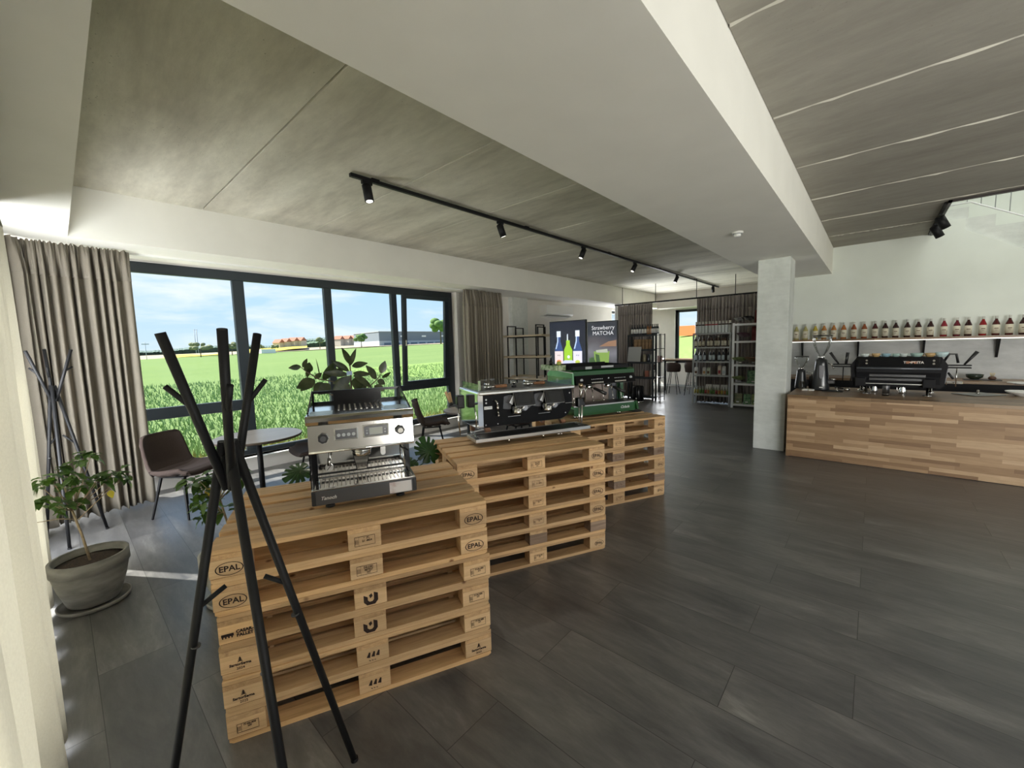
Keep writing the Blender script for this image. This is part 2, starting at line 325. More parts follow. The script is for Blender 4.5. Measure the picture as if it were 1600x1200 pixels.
def text_geo(body, size, ext=.0008, align='CENTER', bold=0, shear=0, sx=1):
    k = (body, size, ext, align, bold, shear, sx)
    if k not in TXT:
        c = bpy.data.curves.new('t', 'FONT'); c.body = body; c.size = size; c.extrude = ext; c.align_x = align; c.align_y = 'CENTER'; c.offset = bold; c.shear = shear; c.resolution_u = 2; c.space_line = .9
        o = bpy.data.objects.new('t', c); col.objects.link(o); dg = bpy.context.evaluated_depsgraph_get(); dg.update()
        me = bpy.data.meshes.new_from_object(o.evaluated_get(dg)); TXT[k] = ([Vector((v.co.x*sx, v.co.y, v.co.z)) for v in me.vertices], [tuple(p.vertices) for p in me.polygons])
        bpy.data.objects.remove(o); bpy.data.curves.remove(c); bpy.data.meshes.remove(me)
    return TXT[k]
def letters(mb, body, size, x, y, z, face='-y', **kw):
    """lay flat text upright on a face that looks towards -y or -x"""
    vs, fs = text_geo(body, size, **kw)
    if face == '-y': q = [(x+v.x, y-v.z, z+v.y) for v in vs]
    elif face == '-x': q = [(x-v.z, y-v.x, z+v.y) for v in vs]
    return mb.add(q, fs)
# ================================================================== THE ROOM
FX = 14.9                                   # far wall
struct(bx('floor', M_floor, (-.75, FX+.3, -6.2, 6.52, -.12, 0)))
# ceiling: precast slabs with open joints every 1.2 m
def slabs(name, m, x0, x1, y0, y1, skip=None):
    b = MB(); k = -1
    while .04+1.2*k < x1:
        a, c = max(x0, .04+1.2*k+.006), min(x1, .04+1.2*(k+1)-.006); k += 1
        if c <= a: continue
        if skip and c > skip[0]:
            if a < skip[0]: b.box(a, skip[0], y0, y1, 3.26, 3.42, .005)
            b.box(max(a, skip[0]), c, skip[1], y1, 3.26, 3.42, .005)
        else: b.box(a, c, y0, y1, 3.26, 3.42, .005)
    return b.build(name, m)
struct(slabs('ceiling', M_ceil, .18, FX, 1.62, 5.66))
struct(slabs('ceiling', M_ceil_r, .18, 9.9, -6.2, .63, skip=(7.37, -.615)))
jm = MB()                                    # mortar squeezed out of the joints on the bar side
for k in range(2, 8):
    x = .04+1.2*k; q = random.Random(k); n = 60; y1 = .62; y0 = -6 if x < 7.3 else -.6
    vs = []; fs = []
    for i in range(n):
        y = y1+(y0-y1)*i/(n-1); ww = .004+.010*q.random(); h = .002+.012*q.random()
        vs += [(x-ww, y, 3.262), (x, y, 3.26-h), (x+ww, y, 3.262)]
    for i in range(n-1): fs += [(3*i, 3*i+1, 3*i+4, 3*i+3), (3*i+1, 3*i+2, 3*i+5, 3*i+4)]
    jm.add(vs, fs)
struct(jm.build('trim_1', mat('pale_mortar', (.55, .53, .46), .9)))
struct(bx('ceiling_void', M_blackmatte, (-.7, FX, .5, 6.6, 3.43, 3.5)))
struct(bx('ceiling_void', M_blackmatte, (-.7, 7.3, -6.2, .5, 3.43, 3.5)))
struct(bx('ceiling_beam', M_white, (.18, FX, .63, 1.62, 2.797, 3.43)))
struct(bx('ceiling_beam', M_white, (-.75, .18, -6.2, 6.52, 2.79, 3.43)))
struct(bx('ceiling_beam', M_white, (.18, FX, 5.655, 6.52, 2.785, 3.43)))
struct(bx('ceiling_beam', M_wallgrey, (13.95, FX, 1.62, 5.655, 2.76, 3.43)))
# window wall
b = MB().box(-.75, 5.62, 6.5, 6.85, -.1, .2).box(-.75, 5.62, 6.5, 6.85, 2.785, 3.5).box(5.62, 12.3, 6.5, 6.85, -.1, 3.5).box(14.7, FX+.3, 6.5, 6.85, -.1, 3.5).box(12.3, 14.7, 6.5, 6.85, -.1, .3).box(12.3, 14.7, 6.5, 6.85, 2.7, 3.5).box(-.75, .25, 6.5, 6.85, .2, 2.785)
struct(b.build('wall_window', M_wallgrey))
b = MB().box(-.75, -.45, -6.2, -5.5, -.1, 3.5).box(-.75, -.45, -2.4, 1.0, -.1, 3.5).box(-.75, -.45, 6.2, 6.52, -.1, 3.5).box(-.75, -.45, -5.5, 6.2, 2.7, 3.5).box(-.75, -.45, -5.5, 6.2, -.1, .2)
struct(b.build('wall_left', M_wallgrey))
b = MB().box(-.75, .6, -6.5, -6.2, -.1, 6.2).box(8.7, 10.9, -6.5, -6.2, -.1, 6.2).box(.6, 8.7, -6.5, -6.2, 2.7, 6.2).box(.6, 8.7, -6.5, -6.2, -.1, .2)
struct(b.build('wall_rear', M_wallgrey))
struct(MB().prism([(1.6, 0), (1.6, 3.43), (-.978, 3.43), (-.978, 3.259), (-5.9, .01), (-5.9, 0)], 9.56, 9.72, 'yz').build('wall_bar', M_barwall))
struct(bx('wall_side', M_wallgrey, (9.72, FX, 1.35, 1.6, 0, 3.43)))
WY0, WY1 = 3.3, 5.36
b = MB().box(FX, FX+.3, 1.35, WY0, -.1, 3.5).box(FX, FX+.3, WY1, 6.85, -.1, 3.5).box(FX, FX+.3, WY0, WY1, -.1, .85).box(FX, FX+.3, WY0, WY1, 2.74, 3.5)
struct(b.build('wall_far', M_wallgrey))
struct(bx('baseboard_far', M_greymetal, (FX-.015, FX, 1.6, 6.5, 0, .08)))
struct(bx('baseboard_window', M_whitepaint, (5.62, FX-.02, 6.485, 6.5, 0, .08)))
# concrete column and pilaster
struct(bx('column', M_column, (6.97, 7.42, .925, 1.322, 0, 2.797), bev=.008))
struct(bx('column', M_column, (7.23, 7.79, 6.38, 6.5, 0, 2.785), bev=.004))
# stairwell seen through the hole in the slab
st = [(-.62, 3.60), (-1.006, 3.60)]; y, z = -1.006, 3.43
while z > .1: st += [(y, z), (y-.283, z)]; y -= .283; z -= .172
st += [(y, 0), (-5.9, 0), (-.978, 3.25), (-.62, 3.25)]
struct(MB().prism(st, 9.60, 10.65, 'yz').build('stairs', M_column))
b = MB().box(10.7, 10.9, -6.2, 1.35, 0, 6.2).box(7.37, 10.9, -.60, -.45, 3.43, 6.2).box(7.2, 7.36, -6.2, -.45, 3.43, 6.2)
struct(b.build('wall_stairwell', M_barwall)); struct(bx('ceiling_stairwell', M_white, (7.2, 10.9, -6.2, -.45, 6.2, 6.3)))
b = MB().box(7.345, 7.385, -6.2, -.60, 3.235, 3.43).box(7.345, 9.56, -.632, -.60, 3.235, 3.43); struct(b.build('trim_2', mat('dark_edge_trim', (.03, .022, .02), .4)))
t = thing('stair_railing', 'thin pale steel railing climbing beside the concrete stair', 'railing', (9.58, -1.0, 3.66))
MB().tube([(0, .30, 0), (0, -.02, .0), (0, -2.2, -1.335)], .012).tube([(0, .30, .9), (0, -.02, .9), (0, -2.2, -.435)], .018).build('handrail', M_whitemetal, t)
for i in range(15):
    y = .02-.145*i; zz = min(0, (y+.02)*.6125); MB().cyl((0, y, zz), (0, y, zz+.9), .006, n=6).build('baluster', M_greymetal, t)
# main window: four bays in one anthracite frame
Y0, Y1 = 6.645, 6.72
def wframe(parent, bars, m=M_frame):
    for d in bars: bx('frame_bar', m, (*d[:2], Y0, Y1, *d[2:]), parent, .006)
w1 = bpy.data.objects.new('window_1', None); col.objects.link(w1); struct(w1)
wframe(w1, [(.25, 5.62, 2.66, 2.785), (.25, 5.62, .2, .27), (.25, .34, .27, 2.66), (1.71, 1.85, .27, 2.66), (2.965, 3.085, .27, 2.66), (4.185, 4.30, .27, 2.66), (5.44, 5.62, .27, 2.66), (.34, 1.71, .855, 1.0), (4.30, 5.44, .85, .955)])
for a, c, z0, z1 in ((.34, 1.71, .27, .855), (.34, 1.71, 1.0, 2.66), (1.85, 2.965, .27, 2.66), (3.085, 4.185, .27, 2.66), (4.30, 5.44, .27, .85)):
    bx('window_pane', M_glass, (a, c, 6.68, 6.69, z0, z1), w1)
sash = MB()                                                   # the fourth bay is tilted open at the top
SX0, SX1, SZ = 4.34, 5.43, 1.70
for d in ((0, SX1-SX0, 0, .075), (0, SX1-SX0, SZ-.075, SZ), (0, .085, .075, SZ-.075), (SX1-SX0-.11, SX1-SX0, .075, SZ-.075)): sash.box(d[0], d[1], 0, .06, d[2], d[3], .005)
so = sash.build('window_sash', M_frame, w1, (SX0, 6.60, .955)); so.rotation_euler.x = R(3.2)
g = bx('window_pane', M_glass, (.085, SX1-SX0-.11, .025, .033, .075, SZ-.075), so)
bx('window_handle', M_steel, (.035, .05, -.03, 0, .75, .86), so, .004)
# window sill ledge outside and inside reveal lining
struct(bx('window_2', M_whitepaint, (.25, 5.62, 6.45, 6.64, .185, .2)))
struct(bx('trim_3', M_whitepaint, (-.30, 6.4, 6.13, 6.17, 2.765, 2.785)))
# side window behind the long curtain, unseen ones added for light, far window
def simple_window(n, axis, p, a0, a1, z0, z1, div):
    o = bpy.data.objects.new('window_%d' % n, None); col.objects.link(o); struct(o); b = MB()
    def bar(a, c, e, f):
        if axis == 'x': b.box(p, p+.07, a, c, e, f)
        else: b.box(a, c, p, p+.07, e, f)
    bar(a0, a1, z0, z0+.08); bar(a0, a1, z1-.08, z1); bar(a0, a0+.08, z0, z1); bar(a1-.08, a1, z0, z1)
    for q in range(1, div): c = a0+(a1-a0)*q/div; bar(c-.06, c+.06, z0, z1)
    b.build('window_frame', M_frame, o)
    g = (p+.03, p+.036, a0, a1, z0, z1) if axis == 'x' else (a0, a1, p+.03, p+.036, z0, z1)
    bx('window_pane', M_glass, g, o); return o
simple_window(3, 'x', -.66, 1.0, 6.2, .2, 2.7, 4)
simple_window(4, 'x', -.70, -5.5, -2.4, .2, 2.7, 4)  # unseen, added as an opening for the side fill light
simple_window(5, 'y', -6.45, .6, 8.7, .2, 2.7, 6)  # unseen, added as an opening for the rear fill light
simple_window(7, 'y', 6.62, 12.3, 14.7, .3, 2.7, 3)  # hidden by the far curtain, added to bring light to that end
simple_window(6, 'x', FX+.1, WY0, WY1, .85, 2.74, 1)
struct(bx('trim_4', M_whitemetal, (FX-.01, FX+.1, WY1-.0, WY1+.02, .85, 2.74)))
# unseen roof overhang, its depth chosen to cut the sun on the floor
struct(bx('roof_overhang', M_white, (-1.6, 15.5, 6.85, 8.05, 3.0, 3.12)))

# ================================================================== OUTSIDE
struct(bx('terrace', mat('sunlit_paving', (.50, .46, .40), .9, c2=(.60, .56, .50), scale=8), (-3, 18, 6.85, 7.9, -.2, -.06)))
def grass_mat(name, c1, c2, c3, sc):
    m, N, L, b = newmat(name); g = N.new('ShaderNodeNewGeometry'); p = g.outputs['Position']
    a = noise(N, L, p, sc, 8, .75); base = ramp(N, L, a, [(.32, c1), (.5, c2), (.68, c3)])
    a2 = noise(N, L, p, .03, 4, .6, (1, 3, 1)); base = mixc(N, L, .5, base, ramp(N, L, a2, [(.3, (.8, .85, .8)), (.7, (1.15, 1.1, 1.0))]), 'MULTIPLY')
    L.new(base, b.inputs['Base Color']); b.inputs['Roughness'].default_value = 1; b.inputs['Specular IOR Level'].default_value = 0; return m
M_field = grass_mat('young_wheat', (.105, .16, .062), (.15, .215, .088), (.20, .27, .125), 7)
M_verge = grass_mat('dry_verge', (.16, .15, .06), (.25, .23, .09), (.34, .31, .14), 9)
def hz(x, y): return -.28+.026*max(0, x-8)*min(1, max(0, (y-8)/60))+.085*min(45, max(0, x-16-1.3*max(0, y-8)))
vs = []; fs = []; gx = [-300, -160, -80, -40, -20, -10, -4, 0, 4, 8, 12, 16, 20, 28, 40, 60, 90, 130, 180, 240, 320]; gy = [8.9, 12, 16, 24, 36, 52, 70, 95, 125, 160, 205]
for y in gy:
    for x in gx: vs.append((x, y, hz(x, y)))
n = len(gx)
for j in range(len(gy)-1):
    for i in range(n-1): fs.append((j*n+i, j*n+i+1, (j+1)*n+i+1, (j+1)*n+i))
struct(MB().add(vs, fs, True).build('field', M_field))
struct(bx('ground', M_verge, (-60, 15.2, 7.9, 9.2, -.6, -.24)))
lv = []; LX = [15.25, 18, 22, 28, 36, 48, 62, 80, 120]; LY = [-60, -30, -10, 0, 5, 9, 13, 18, 24, 30, 36]
for y in LY: lv += [(x, y, hz(x, y)+.03) for x in LX]
struct(MB().add(lv, [(j*9+i, j*9+i+1, j*9+i+10, j*9+i+9) for j in range(10) for i in range(8)], True).build('lawn', grass_mat('bright_lawn', (.14, .22, .07), (.20, .29, .10), (.27, .36, .14), 3)))
struct(MB().add([(-700, 200, -3), (700, 200, -3), (700, 1500, -3), (-700, 1500, -3)], [(0, 1, 2, 3)]).build('land', grass_mat('far_meadow', (.05, .08, .03), (.07, .11, .045), (.10, .13, .06), .02)))
struct(MB().add([(-900, -900, -3.2), (-.8, -900, -3.2), (-.8, 200, -3.2), (-900, 200, -3.2)], [(0, 1, 2, 3)]).build('land', M_verge))
# wheat blades near the window, uncountable
q = random.Random(3); b = MB(); vs = []; fs = []
for i in range(26000):
    y = 9.3+(q.random()**1.6)*24; x = -1.5+q.random()*(y*1.35+1); z = hz(x, y); h = .10+.14*q.random(); a = q.random()*6.28; ww = .012+.012*(y/20)
    dx, dy = math.cos(a)*ww, math.sin(a)*ww; lx, ly = (q.random()-.5)*.22, (q.random()-.5)*.22; k = len(vs)
    vs += [(x-dx, y-dy, z-.02), (x+dx, y+dy, z-.02), (x+lx, y+ly, z+h)]; fs.append((k, k+1, k+2))
b.v = [Vector(v) for v in vs]; b.f = fs; b.sm = [False]*len(fs)
tag(b.build('wheat', grass_mat('wheat_blades', (.15, .24, .09), (.21, .32, .13), (.30, .41, .20), 6), normals=False), 'young green wheat standing in the field beyond the window', 'wheat', kind='stuff')
vs = []; fs = []
for i in range(5000):
    x = -1+q.random()*16; y = 8.0+q.random()*1.1; z = -.24; h = .06+.2*q.random()**2; ww = .01; a = q.random()*6.28; dx, dy = math.cos(a)*ww, math.sin(a)*ww; k = len(vs)
    vs += [(x-dx, y-dy, z), (x+dx, y+dy, z), (x+(q.random()-.5)*.15, y+(q.random()-.5)*.15, z+h)]; fs.append((k, k+1, k+2))
b = MB(); b.v = [Vector(v) for v in vs]; b.f = fs; b.sm = [False]*len(fs)
tag(b.build('dry_grass', grass_mat('straw_tufts', (.16, .15, .05), (.22, .20, .07), (.30, .27, .10), 6), normals=False), 'yellowed grass verge between the paving and the wheat field', 'grass', kind='stuff')
# rapeseed fields: sloping ground far away
def slope(name, m, pts, d0, d1):
    vs = []; k = len(pts)
    for x, yb, yt in pts: vs += [Pd(x, yb, d0), Pd(x, yt, d1)]
    return MB().add(vs, [(2*i, 2*i+2, 2*i+3, 2*i+1) for i in range(k-1)]).build(name, m)
M_rape = mat('flowering_rapeseed', (.42, .33, .025), 1, c2=(.52, .42, .04), scale=.1)
struct(slope('field', M_rape, [(150, 569, 561), (230, 562.5, 557), (290, 557.5, 553.5), (345, 554, 551.5)], 230, 420))
struct(slope('field', M_rape, [(385, 553, 546), (410, 551, 544.5), (450, 546, 541.5), (480, 543, 540)], 250, 420))
struct(slope('field', mat('pale_far_field', (.30, .25, .17), 1), [(215, 563, 556), (300, 557.5, 552.5), (410, 551, 547), (580, 541.5, 538), (740, 535, 531)], 235, 470))
# wooded hills
def hill(name, pts, dist, depth, m):
    q = random.Random(len(pts)); vs = []; k = 0
    for (xa, ya), (xb, yb) in zip(pts[:-1], pts[1:]):
        n = max(2, int(abs(xb-xa)/2))
        for i in range(n):
            t = i/n; x = xa+(xb-xa)*t; y = ya+(yb-ya)*t-q.random()*1.4; p = Pd(x, y, dist); p2 = Pd(x, y+1.5, dist+depth); p2.z = p.z-2
            vs += [Vector((p.x, p.y, -4)), Pd(x, y+3, dist-20), p, p2]; k += 1
    fs = [(4*i+j, 4*i+4+j, 4*i+5+j, 4*i+1+j) for i in range(k-1) for j in range(3)]
    o = MB().add(vs, fs).build(name, m, normals=False); return o
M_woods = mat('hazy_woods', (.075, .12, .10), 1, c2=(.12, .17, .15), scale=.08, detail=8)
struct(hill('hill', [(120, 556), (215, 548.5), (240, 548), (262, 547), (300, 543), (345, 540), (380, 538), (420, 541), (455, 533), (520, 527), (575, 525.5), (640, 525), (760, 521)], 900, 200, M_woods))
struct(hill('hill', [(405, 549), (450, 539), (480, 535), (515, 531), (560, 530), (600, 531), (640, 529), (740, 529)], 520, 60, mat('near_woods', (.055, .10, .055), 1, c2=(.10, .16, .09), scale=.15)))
# warehouse
wh = thing('warehouse', 'long grey warehouse with white base beyond the field', 'warehouse', Pd(600, 541.5, 260)); c0 = Pd(593, 540, 260); c1 = Pd(705, 535.5, 285); dv = (c1-c0); dv.z = 0; Lw = dv.length+30
wh.location = (c0.x, c0.y, c0.z-1.2); wh.rotation_euler.z = math.atan2(dv.y, dv.x); H_ = Pd(593, 518.5, 260).z-c0.z+1.2
bx('wall', mat('warehouse_grey', (.17, .20, .23), .6), (0, Lw, 0, 40, H_*.42, H_), wh); bx('base_wall', mat('warehouse_white', (.42, .45, .47), .7), (-.1, Lw+.1, -.1, 40, 0, H_*.42), wh)
bx('roof', mat('warehouse_roof', (.35, .37, .38), .6), (-.3, Lw+.3, -.3, 40.3, H_, H_+.35), wh)
for i in range(4): bx('sign_panel', M_whitepaint, (14+i*15, 17+i*15, -.25, -.1, H_*.66, H_*.76), wh)
for i in range(12): bx('window_strip', mat('warehouse_window', (.10, .14, .2), .3), (3+i*6, 7.5+i*6, -.2, -.1, H_*.14, H_*.3), wh)
# distant trees, houses, posts
def blob_tree(px, pyb, h, dist, label, m, trunk=True, wd=.9, grp=None):
    p = Pd(px, pyb, dist); t = thing('tree', label, 'tree', p, 0, grp); q = random.Random(int(px*7)); b = MB()
    for i in range(14): b.sphere(((q.random()-.5)*h*wd*.8, (q.random()-.5)*h*wd*.8, h*(.5+.38*q.random())), h*(.10+.09*q.random()), 1.2, 1.2, .9, 8)
    b.build('crown', m, t)
    if trunk: MB().cyl((0, 0, -.5), (0, 0, h*.55), h*.035, h*.02, 6).build('trunk', M_bark_dark, t)
    return t
M_far_tree = mat('pale_spring_foliage', (.13, .15, .07), 1, c2=(.2, .21, .11), scale=1); M_far_green = mat('fresh_green_foliage', (.08, .15, .04), 1, c2=(.13, .22, .07), scale=1)
blob_tree(314, 556, 5.0, 185, 'pale budding tree at the field edge near the yellow strip', M_far_tree, wd=1.5)
blob_tree(363, 553, 4.6, 185, 'pale budding tree seen left of the first window mullion', M_far_tree, wd=1.1)
blob_tree(407, 550, 3.2, 190, 'small bare tree before the second yellow field', M_far_tree, wd=.9)
blob_tree(430, 549, 3.0, 195, 'small bare tree at the right end of the yellow field', M_far_tree, wd=.9)
blob_tree(500, 543.5, 5.0, 215, 'slender pale tree left of the middle mullion', M_far_tree, wd=.6)
blob_tree(565, 541, 7.0, 240, 'fresh green tree just left of the warehouse', M_far_green, wd=.8)
blob_tree(689, 535, 7.5, 130, 'bright green tree at the right end of the warehouse', M_far_green, wd=.8)
q = random.Random(9)
for i, (px, py) in enumerate(((436, 543), (447, 541.5), (459, 540), (470, 539.5), (530, 537), (543, 536.5), (553, 536))):
    hs = thing('house', ['small pale house on the slope behind the yellow field', 'small pale house in the village before the woods'][i > 3], 'house', Pd(px, py, 400), R(20), 'far village houses')
    w_ = 4.4+1.4*q.random(); bx('wall', mat('house_wall', (.5, .45, .38), .9), (-w_/2, w_/2, -4, 4, -2, 4), hs); MB().prism([(-w_/2-.4, 4), (w_/2+.4, 4), (0, 7)], -4.3, 4.3).build('roof', mat('house_roof', (.32, .14, .09), .9), hs)
for px, py, h, lab in ((229.5, 562, 6, 'thin wooden pole standing in the field at left'), (306.5, 547, 24, 'left pole of the far twin power mast'), (310, 547, 24, 'right pole of the far twin power mast')):
    p = Pd(px, py, 190 if h < 10 else 600); o = MB().cyl((0, 0, -12 if h > 10 else -2), (0, 0, h), .09 if h < 10 else .35, n=6).box(-1, 1, -.1, .1, h-.8, h-.5).build('utility_pole', M_greymetal, None, p); tag(o, lab, 'pole')
o = bx('shed', M_whitepaint, (-2.5, 2.5, -2, 2, -.6, 1.0), loc=Pd(417, 549.5, 185)); tag(o, 'low white box at the edge of the field', 'shed')
# seen through the far window
o = bx('container', mat('orange_steel', (.75, .16, .05), .6), (-1, 1, -2.6, .9, 0, 1.25), loc=Px(1071, 524.5, 55)); tag(o, 'orange red container outside beyond the far window', 'container')
hs = thing('house', 'pale grey house behind the orange container outside', 'house', Px(1063, 520, 85)); hs.location.z -= .5
bx('wall', mat('house_wall2', (.42, .43, .45), .9), (-3, 3, -3, 6, 0, 1.3), hs); bx('roof', M_greymetal, (-3.3, 3.3, -3.4, 6.4, 1.3, 1.8), hs)
# ================================================================== PALLET STACKS
def mk_pallet():
    t = thing('pallet', 'x', 'pallet', (0, 0, 0), 0, 'pallets in the three stacks')
    ys = [0, .190, .3275, .510, .655]; ws = [.145, .10, .145, .10, .145]
    for i, (y, w_) in enumerate(zip(ys, ws)):
        y1 = min(.8, y+w_); b = MB(); bm = bmesh.new(); bmesh.ops.create_cube(bm, size=1)
        for v in bm.verts: v.co = Vector((v.co.x*1.2-.6, (y+y1)/2-.0+v.co.y*(y1-y), .133+v.co.z*.0215))
        bmesh.ops.bevel(bm, geom=bm.edges[:], offset=.003, segments=1, affect='EDGES'); b.bm(bm)
        for xx in (-.06, -.1, -.6+.04, -.6-.04, -1.1, -1.14):                    # nail heads
            b.cyl((xx, y+.3*(y1-y), .1437), (xx, y+.3*(y1-y), .1444), .003, n=6); b.cyl((xx, y+.7*(y1-y), .1437), (xx, y+.7*(y1-y), .1444), .003, n=6)
        b.build('deck_board', M_pine_x, t)
    for x in (-1.2, -.6725, -.145): bx('cross_board', M_pine_y, (x, x+.145, 0.001, .799, .1, .122), t, .002)
    for x in (-1.2, -.6725, -.145):
        for y, dw in ((0, .1), (.3275, .145), (.7, .1)): bx('block', M_block, (x, x+.145, y+.001, y+dw-.001, .022, .1), t, .003)
    for y, dw in ((0, .1), (.3275, .145), (.7, .1)):
        MB().prism([(-1.195, .008), (-1.18, 0), (-.02, 0), (-.005, .008), (-.005, .022), (-1.195, .022)], y, y+dw).build('skid_board', M_pine_x, t)
    return t
def st_epal(mb, x, z, s=1):
    n = 40
    for k in range(n):
        if k in (27, 28) and s < 1: continue
        a0, a1 = 2*math.pi*k/n, 2*math.pi*(k+1)/n; q = []
        for a, f in ((a0, 1), (a1, 1), (a1, .915), (a0, .915)): q.append((x+.050*f*s*math.cos(a), -.0012, z+.0285*(f-.02*(1-f))*s*math.sin(a)))
        mb.add(q, [(0, 1, 2, 3)])
    return letters(mb, 'EPAL', .034*s, x, -.001, z-.0005, ext=.0002, bold=.0008, sx=1.02)
def st_plate(mb, x, z, rows, s=1, frame=True):
    if frame:
        for d in ((-.045, .045, .021, .0225), (-.045, .045, -.0225, -.021), (-.045, -.0435, -.021, .021), (.0435, .045, -.021, .021), (-.027, -.0262, -.021, .021)):
            mb.box(x+d[0]*s, x+d[1]*s, -.0014, -.0008, z+d[2]*s, z+d[3]*s)
        letters(mb, '|||', .024*s, x-.036*s, -.001, z, ext=.0002, sx=.8)
    for i, r in enumerate(rows): letters(mb, r, .0135*s, x+.008*s, -.001, z+(.012-.0125*i)*s, ext=.0002, bold=.0003, sx=.95)
    return mb
def st_tree(mb, x, z, year):
    for k, (w_, zz) in enumerate(((.006, .030), (.009, .023), (.0115, .016))): mb.prism([(x-w_, zz+z-.008), (x, zz+z+.003), (x+w_, zz+z-.008), (x, zz+z-.004)], -.0014, -.0008)
    letters(mb, 'SartorSegna', .0165, x, -.001, z-.001, ext=.0002, bold=.0006); return letters(mb, year, .0155, x, -.001, z-.019, ext=.0002, bold=.0002)
def st_u(mb, x, z, full=True, three=False):
    if full:
        o = [(-.032, .022), (-.014, .010), (-.014, -.006), (-.006, -.014), (.006, -.014), (.014, -.006), (.014, .030), (.032, .022), (.032, -.012), (.018, -.029), (-.018, -.029), (-.032, -.012)]
        # two halves, so that each stays a simple shape
        mb.prism([(x+a, z+b) for a, b in [(-.032, .022), (-.014, .010), (-.014, -.006), (-.006, -.014), (0, -.014), (0, -.029), (-.018, -.029), (-.032, -.012)]], -.0014, -.0008)
        mb.prism([(x+a, z+b) for a, b in [(.032, .022), (.014, .030), (.014, -.006), (.006, -.014), (0, -.014), (0, -.029), (.018, -.029), (.032, -.012)]], -.0014, -.0008)
        mb.prism([(x-.008, z+.018), (x+.004, z+.026), (x+.008, z+.012), (x-.003, z+.002)], -.0014, -.0008)
    else:
        for k in range(3): mb.prism([(x-.03+.021*k, z-.004), (x-.018+.021*k, z+.020), (x-.012+.021*k, z+.018), (x-.014+.021*k, z-.008)], -.0014, -.0008)
        for k in range(3): mb.prism([(x-.022+.012*k, z-.018-.002*k), (x-.012+.012*k, z-.022), (x-.014+.012*k, z-.026)], -.0014, -.0008)
    return mb
BX = {'L': -1.1275, 'M': -.60, 'R': -.0725}
def stamp(pal, spot, kind, z=.060, faded=False):
    mb = MB(); x = BX[spot]
    if kind == 'E': st_epal(mb, x, z-.002)
    elif kind == 'e': st_epal(mb, x+.012, z-.002, .82)
    elif kind == 'P': st_plate(mb, x, z, ('DE-DB1', '487927', 'HT'))
    elif kind == 'p': st_plate(mb, x+.004, z, ('IT-06-400', 'HT'), .9); 
    elif kind == 'q': st_plate(mb, x, z, ('*  IT-', ' 21 -M54'), 1.0)
    elif kind == 'T4': st_tree(mb, x, z-.004, '2024')
    elif kind == 'T5': st_tree(mb, x, z-.004, '2025')
    elif kind == 'C': letters(mb, 'CASAR-\nPALLET', .0185, x+.022, -.001, z-.002, ext=.0002, bold=.001); mb.box(x-.062, x-.018, -.0014, -.0008, z-.006, z+.006); [mb.box(x-.060+.011*k, x-.055+.011*k, -.0014, -.0008, z-.013, z+.004) for k in range(4)]
    elif kind == 'U': st_u(mb, x, z)
    elif kind == 'u': st_u(mb, x, z, False)
    bl = [c for c in pal.children if c.name.startswith('block') and abs(min(v.co.x for v in c.data.vertices)-(x-.0725)) < .01 and min(v.co.y for v in c.data.vertices) < .01]
    mb.build('stamp', M_stamp_f if faded else M_stamp, bl[0] if bl else pal, normals=False)
PROTO = mk_pallet()
ST = [((1.427, 1.474), -25.1), ((2.831, 1.560), -26.6), ((4.272, 1.636), -25.5)]
spec = [  # bottom to top: (left, middle, right)
 [('p', 'u', 'T5'), ('T5', 'u', 'p'), ('T4', 'U', 'p'), ('C', 'U', 'p'), ('E', 'P', 'E'), ('E', 'q', 'E')],
 [(None, 'p', 'e'), (None, None, None), (None, 'p', 'E'), (None, 'p', 'E'), (None, 'q', 'E'), ('E', 'P', 'E')],
 [(None, 'p', 'e'), (None, 'q', None), (None, 'q', 'e'), (None, 'q', 'e'), (None, 'q', 'e'), (None, 'q', 'e')]]
LV = ['bottom pallet on the floor', 'second pallet from the floor', 'third pallet from the floor', 'fourth pallet from the floor', 'fifth pallet from the floor', 'topmost pallet']
SN = ['nearest stack behind the coat rack', 'middle stack below the black coffee machine', 'farthest stack below the green coffee machine']
UND = ['carrying the small steel coffee machine', 'carrying the wide black coffee machine', 'carrying the green coffee machine']
q = random.Random(5); first = True
for s, ((x, y), a) in enumerate(ST):
    for k in range(6):
        lab = 'wooden euro ' + (LV[k]+' in the '+SN[s] if k < 5 else 'pallet on top, '+UND[s])
        da = (q.random()-.5)*.7; dx, dy = (q.random()-.5)*.012, (q.random()-.5)*.012
        if first: p = PROTO; first = False; p.location = (x+dx, y+dy, .1446*k); p.rotation_euler.z = R(a+da); p['label'] = lab
        else: p = copy_tree(PROTO0, None, (x+dx, y+dy, .1446*k), R(a+da), lab)
        if s == 0 and k == 0: PROTO0 = copy_tree(PROTO)          # clean copy kept until the loop ends
        if s == 1 and k == 1 or s == 2 and k in (1, 3):
            for c in p.children:
                if c.name.startswith('block'): c.data = c.data.copy(); c.data.materials[0] = M_block_old
        for sp_, kd in zip('LMR', spec[s][k]):
            if kd: stamp(p, sp_, kd, faded=(s == 2 or (s == 1 and sp_ == 'M')))
def purge(o):
    for c in list(o.children): purge(c)
    bpy.data.objects.remove(o)
purge(PROTO0)
TOPZ = .1446*5+.1444

